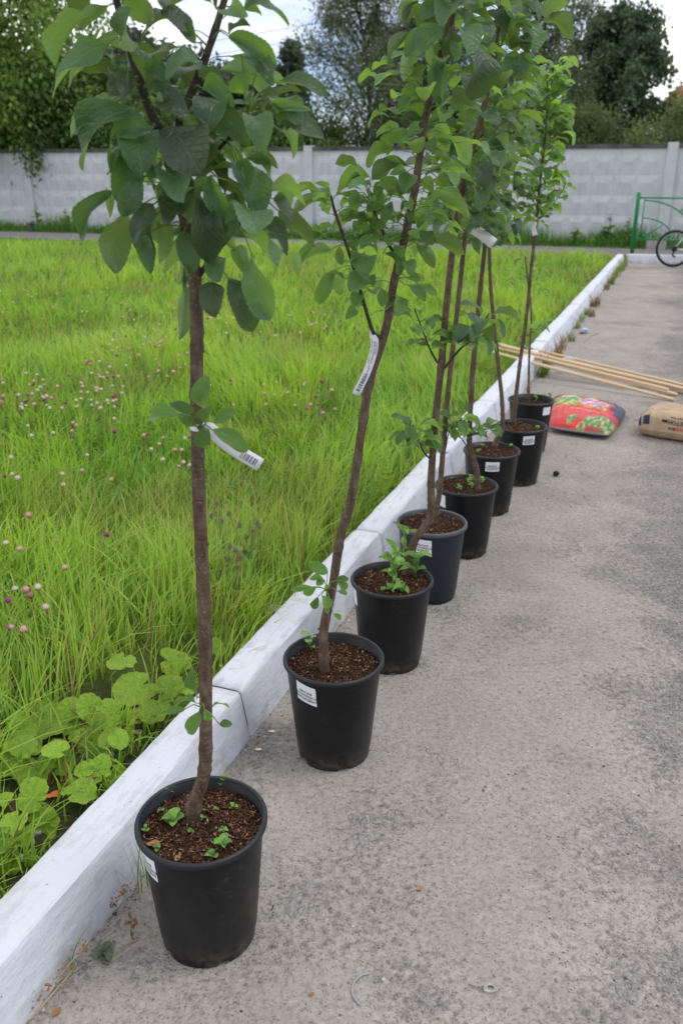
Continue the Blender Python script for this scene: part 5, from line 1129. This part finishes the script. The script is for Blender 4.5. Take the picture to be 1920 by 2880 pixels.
flat_leaf('fallen_leaf', 'brown dead leaf between coltsfoot and kerb', 'leaf', px(273, 2183, .09), .05, .5, M['dry'], .0, .5)
flat_leaf('fallen_leaf', 'long torn dry leaf hanging over stones behind the kerb', 'leaf', px(725, 1705, .09), .09, 2.6, M['dry'], .0, .5, .4)
# thistles behind the kerb
def thistle(label, u, v, Ht, heads, seed):
    p = px(u, v, .03); rg = random.Random(seed); o = thing('thistle', label, 'thistle', p, 'budding thistles in the grass by the kerb'); top = p + Vector((rg.uniform(-.05, .05), 0, Ht))
    mb = MB(); mb.tube([p - Vector((0, 0, .03)), p.lerp(top, .5) + Vector((.01, 0, 0)), top], [.005, .004, .003], 6); mb.make('stem', M['stalk'], o, True)
    for k in range(heads):
        q = p.lerp(top, rg.uniform(.55, 1)) + Vector((rg.uniform(-.10, .08), rg.uniform(-.04, .04), rg.uniform(0, .05))); mb = MB(); mb.tube([p.lerp(top, .5), q], .0018, 5, False); mb.make('flower_stalk', M['stalk'], o)
        V = []; Fc = []; cc = []
        for j in range(60):
            z = 1 - 2 * (j + .5) / 60; rr = math.sqrt(1 - z * z); a = j * 2.4; d = Vector((rr * math.cos(a), rr * math.sin(a), z)); t = d.orthogonal().normalized() * .14; n = len(V); V += [d * .3 + t, d * .3 - t, d * (1.05 if z < .6 else 1.35)]; Fc.append((n, n + 1, n + 2)); cc += [(.28, .31, .18) if z < .76 else (.42, .16, .27)] * 3
        h_ = link('flower_head', bulk('flower_head', np.array([tuple(v_) for v_ in V]), np.array(Fc), 3, np.array(cc)), M['fuzz'], o); h_.location = q - p; h_.scale = (.013, .013, .016)
    for k in range(4):
        b = p.lerp(top, rg.uniform(.15, .6)); a = rg.uniform(0, 6.28); put_leaf(o, b, b + Vector((math.cos(a) * .1, math.sin(a) * .1, .03)), Vector((0, 0, 1)), .05, 'weed')
thistle('budding thistle with purple-tipped heads standing in grass behind the long torn leaf', 655, 1730, .30, 6, 1)
thistle('taller thistle with fuzzy heads behind the kerb near the leaning tree', 690, 1690, .36, 6, 2)
thistle('thistle with bristly dark buds at the edge of the tall grass', 640, 1640, .34, 5, 3)
# weeds at kerb foot
def tuft(label, p, n, H, colr, group, lean=.5, W=.0022, name='grass_tuft'):
    P = np.array([tuple(p)] * n) + np.stack([nr.normal(0, .012 + .05 * H, n), nr.normal(0, .012 + .05 * H, n), np.zeros(n)], 1); V, Fv, Cc = blades(P * 1., nr.uniform(.5, 1.1, n) * H, nr.uniform(.7, 1.3, n) * W, np.clip(nr.normal(lean, .25, n), .05, 1.2), np.array(colr) * nr.uniform(.7, 1.4, (n, 1)), 4)
    o = link(name, bulk(name, V - np.array(tuple(p)), Fv, 3, Cc), M['grass']); o.location = p; tag(o, label, 'grass', group)
tuft('thin green grass tuft between the kerb and the seedling-dotted pot', px(405, 2500) , 7, .19, (.12, .26, .05), None, .4)
tuft('small grass tuft growing from the kerb foot by the long straw stalk', px(195, 2720), 9, .09, (.13, .24, .05), None, .6)
sprout('rosette_weed', 'flat grey-green weed rosette on the pavement beside the kerb', 'weed', px(295, 2682, .004), 8, .03, None, 'colt_old', .12, .42, 0, 401)
sprout('rosette_weed', 'small reddish upright weed sprouting beside the flat rosette', 'weed', px(375, 2640, .004), 5, .022, None, 'dryl', .5, .4, .06, 402)
for k in range(26):
    s_ = rnd.uniform(6.0, KEND - .5); p = kp(s_, -.03 - abs(rnd.gauss(0, .04))); tuft('yellowing weed tuft growing along the far kerb foot', p, rnd.randint(14, 34), rnd.uniform(.10, .3), rnd.choice([(.16, .26, .04), (.2, .24, .06), (.10, .2, .03), (.22, .15, .07)]), 'weed tufts along the far kerb foot', .5, .005, 'weed_tuft')
# tall weeds at the wall
def wall_weed(u, v, H, n, seed, label):
    p = px(u, v); rg = random.Random(seed); o = thing('tall_weed', label, 'weed', p, 'tall weeds by the concrete wall'); mb = MB(); mb.tube([p, p + Vector((rg.uniform(-.06, .06), 0, H))], [.014, .006], 6); mb.make('stem', M['stalk'], o)
    for k in range(n):
        t = rg.uniform(.1, 1); a = rg.uniform(0, 6.28); b = p + Vector((0, 0, H * t)); L = .26 * (1.15 - t); put_leaf(o, b, b + Vector((math.cos(a) * L, math.sin(a) * L, rg.uniform(-.1, .5) * L)), Vector((0, 0, 1)), L * .55, 'leaf')
for k, (u, v, H) in enumerate([(1705, 690, .72), (1688, 690, .42), (1760, 690, .62), (1745, 690, .35), (110, 650, .75), (190, 650, .6), (1615, 690, .4), (620, 668, .5), (1020, 676, .5)]): wall_weed(u, v, H, 22, 500 + k, 'tall leafy weed growing at the foot of the concrete wall')
mb = MB(); p = px(88, 650); mb.tube([p, p + Vector((0, 0, .22))], [.11, .10], 12); tag(mb.make('dark_stump', M['cope'], None, False), 'short dark stump standing before the concrete wall post', 'stump')

# ------------------------------------------------------------------ trees beyond the wall
def bg_tree(name, label, u, Y, Ht, crown0, rx, n_l, leaf, colr, seed, nlimb=16, droop=.0, shape='round', aspect=1.8, dens=1., group='trees beyond the concrete wall', trunk_r=.13):
    rg = random.Random(seed); g = np.random.default_rng(seed); X = (u - 960) / F * Y * 1.02; root = thing(name, label, 'tree', (X, Y, 0), group); p0 = Vector((X, Y, 0))
    tp = [p0 + Vector((rg.uniform(-.2, .2) * k, rg.uniform(-.2, .2) * k, Ht * .95 * k / 4)) for k in range(5)]; mb = MB(); S = spline(tp, 16); mb.tube(S, [trunk_r * (1 - .85 * k / 16) for k in range(17)], 8)
    pts = []
    for k in range(nlimb):
        t = crown0 + (1 - crown0) * (k + rg.random()) / nlimb; b = S[min(16, int(t * 16))]
        tt = (t - crown0) / (1 - crown0)
        wdt = {'round': math.sin(math.pi * (.12 + .80 * tt)) ** .7, 'cone': (1.02 - tt) ** .9, 'column': (1 - tt ** 3) ** .6 * .9}[shape] * rx * rg.uniform(.65, 1.12)
        a = k * 2.4 + rg.uniform(-.4, .4); up_ = {'round': .45, 'cone': .05, 'column': .9}[shape] * wdt - droop * wdt
        e = b + Vector((math.cos(a) * wdt, math.sin(a) * wdt, up_ * rg.uniform(.6, 1.2))); mid_ = b.lerp(e, .5) + Vector((0, 0, .18 * wdt)); L = spline([b, mid_, e], 8); mb.tube(L, [trunk_r * .32 * (1 - .1 * j) for j in range(9)], 5, False)
        for j in range(3, 9):
            for q in range(2):
                tw = L[j] + Vector((rg.gauss(0, .28), rg.gauss(0, .28), rg.gauss(0, .24))) * max(.45, wdt * .42); pts.append((tw, rg.uniform(.55, 1.5))); mb.tube([L[j], tw], [.018, .006], 4, False)
    mb.make('trunk', M['trunk'], root, True)
    n = int(n_l * dens); ix = g.integers(0, len(pts), n); c = np.array([tuple(p) for p, _ in pts])[ix]; br = np.array([b for _, b in pts])[ix]; sg = .19 * max(.8, rx / 2.4)
    c = c + g.normal(0, 1, (n, 3)) * np.array([sg, sg, sg * (1.4 if droop or shape == 'column' else .9)]) - np.array([0, 0, 1.]) * (droop * g.uniform(0, .9, n) ** 2)[:, None]
    a = g.uniform(0, 6.28, n); el = g.normal(-.35 if droop <= 0 else -.8, .5, n) if shape != 'column' else g.normal(.7, .5, n); L = leaf * g.uniform(.6, 1.3, n)
    d = np.stack([np.cos(a) * np.cos(el), np.sin(a) * np.cos(el), np.sin(el)], 1) * L[:, None]; s = np.cross(d, g.normal(0, 1, (n, 3))); s = s / (np.linalg.norm(s, axis=1)[:, None] + 1e-6) * (L / aspect * .5)[:, None]
    V = np.stack([c, c + d * .5 + s, c + d, c + d * .5 - s], 1).reshape(-1, 3) - np.array(p0); col = np.array(colr) * (br * .45 + .55)[:, None] * g.uniform(.7, 1.3, (n, 1)); col[:, 0] *= g.uniform(.85, 1.3, n)
    o = link('crown', bulk('crown', V, np.arange(4 * n).reshape(-1, 4), 4, np.repeat(col, 4, 0)), M['foliage'], root); o['kind'] = 'stuff'
bg_tree('leafy_tree', 'tall light green leafy tree overhanging the wall behind the dark-leaved apple tree', 60, 29.6, 8.6, .26, 3.4, 32000, .17, (.14, .25, .048), 601, 34, .45)
bg_tree('leafy_tree', 'bushy dark green tree drooping over the wall beside the tall light green tree', 225, 29.6, 4.7, .42, 2.5, 20000, .16, (.07, .14, .034), 602, 26, .28)
bg_tree('leafy_tree', 'rounded dull green shrub tree low over the wall behind the dark-leaved apple tree', 560, 33, 3.7, .1, 2.6, 18000, .17, (.09, .155, .04), 603, 16, .1)
bg_tree('leafy_tree', 'mid green bushy tree just above the wall beside the feathery willow', 780, 34, 3.5, .1, 2.6, 18000, .17, (.08, .145, .036), 604, 16, .1)
bg_tree('far_tree', 'hazy dark broad tree rising far behind the apple tree crown', 470, 62, 8.8, .2, 5.2, 9000, .42, (.075, .105, .07), 605, 20, 0, 'round', 1.6)  # far trees: distance haze is greyed into the foliage colours
bg_tree('far_tree', 'hazy dark rounded tree far off, lower than its neighbour', 670, 64, 7.2, .2, 4.2, 7000, .42, (.075, .11, .072), 606, 18, 0, 'round', 1.6)
bg_tree('far_tree', 'dark pointed conifer standing far off beside the feathery willow', 830, 58, 9.2, .1, 2.6, 6500, .40, (.065, .10, .062), 607, 24, .1, 'cone', 1.8)
bg_tree('willow_tree', 'tall feathery grey-green willow behind the wall', 1010, 36, 8.8, .08, 2.9, 34000, .17, (.11, .15, .07), 608, 34, 0, 'column', 4.)
bg_tree('willow_tree', 'second feathery willow, darker and lower, next to the tall willow', 1170, 37, 7.4, .08, 2.6, 28000, .17, (.085, .125, .055), 609, 30, 0, 'column', 4.)
bg_tree('willow_tree', 'willow crown showing between the apple trees and the big dark tree', 1450, 38, 9.2, .1, 3.0, 28000, .18, (.09, .13, .06), 610, 30, 0, 'column', 4.)
bg_tree('dark_tree', 'big dense dark tree standing behind the wall at the railing end', 1640, 42, 8.3, .1, 2.4, 26000, .22, (.07, .12, .06), 611, 30, .05, 'round', 1.6, trunk_r=.2)  # foliage colour lightened to stand in for haze
bg_tree('dark_tree', 'low dark tree filling the gap below the willow crowns', 1320, 35, 4.6, .08, 2.8, 18000, .18, (.055, .095, .035), 612, 18, .1)
bg_tree('shrub', 'pale green willow shrub above the wall by the railing', 1805, 31, 3.6, .05, 1.9, 15000, .15, (.15, .21, .08), 613, 22, 0, 'column', 4., group='shrubs beyond the concrete wall')
bg_tree('shrub', 'pale green spreading shrub in front of the red-roofed house', 1925, 31, 2.7, .05, 1.7, 11000, .15, (.15, .21, .08), 614, 18, 0, 'column', 4., group='shrubs beyond the concrete wall')
bg_tree('shrub', 'mid green shrub under the big dark tree', 1620, 33, 3.4, .05, 2.0, 13000, .15, (.10, .15, .055), 615, 18, 0, 'column', 3., group='shrubs beyond the concrete wall')
# house with red roof
hb = Vector(((1905 - 960) / F * 52 * 1.0, 52, 0)); house = thing('house', 'small white house with a red roof beyond the trees', 'house', hb)
mb = MB(); mb.box((-1.5, 0, 0), (6, 5, 4.4)); mb.v = [v + hb for v in mb.v]; mb.make('wall', M['plaster'], house)
mb = MB(); mb.add([hb + Vector(q) for q in ((-2, -.5, 4.35), (6.5, -.5, 4.35), (6.5, 5.5, 4.35), (-2, 5.5, 4.35), (-1, 2.5, 6.1), (5.5, 2.5, 6.1))], [(0, 1, 5, 4), (2, 3, 4, 5), (1, 2, 5), (3, 0, 4), (3, 2, 1, 0)]); mb.make('roof', M['roof'], house)
# overhead wires
for k, (a, b) in enumerate((((430, 95), (1200, -40)), ((430, 135), (1260, -10)))):
    A, B = pxY(*a, 75), pxY(*b, 75); d = (B - A); A = A - d * 3; B = B + d * 3; mid_ = (A + B) / 2 - Vector((0, 0, 1.2))
    mb = MB(); mb.tube(spline([A, mid_, B], 20), .018, 5, False); tag(mb.make('overhead_wire', M['wire'], None, True), 'thin overhead power wire crossing the sky, the ' + ('upper' if k == 0 else 'lower') + ' of two', 'wire', 'overhead wires')

for o in list(C.objects):
    if o.type == 'EMPTY' and not o.children: bpy.data.objects.remove(o)
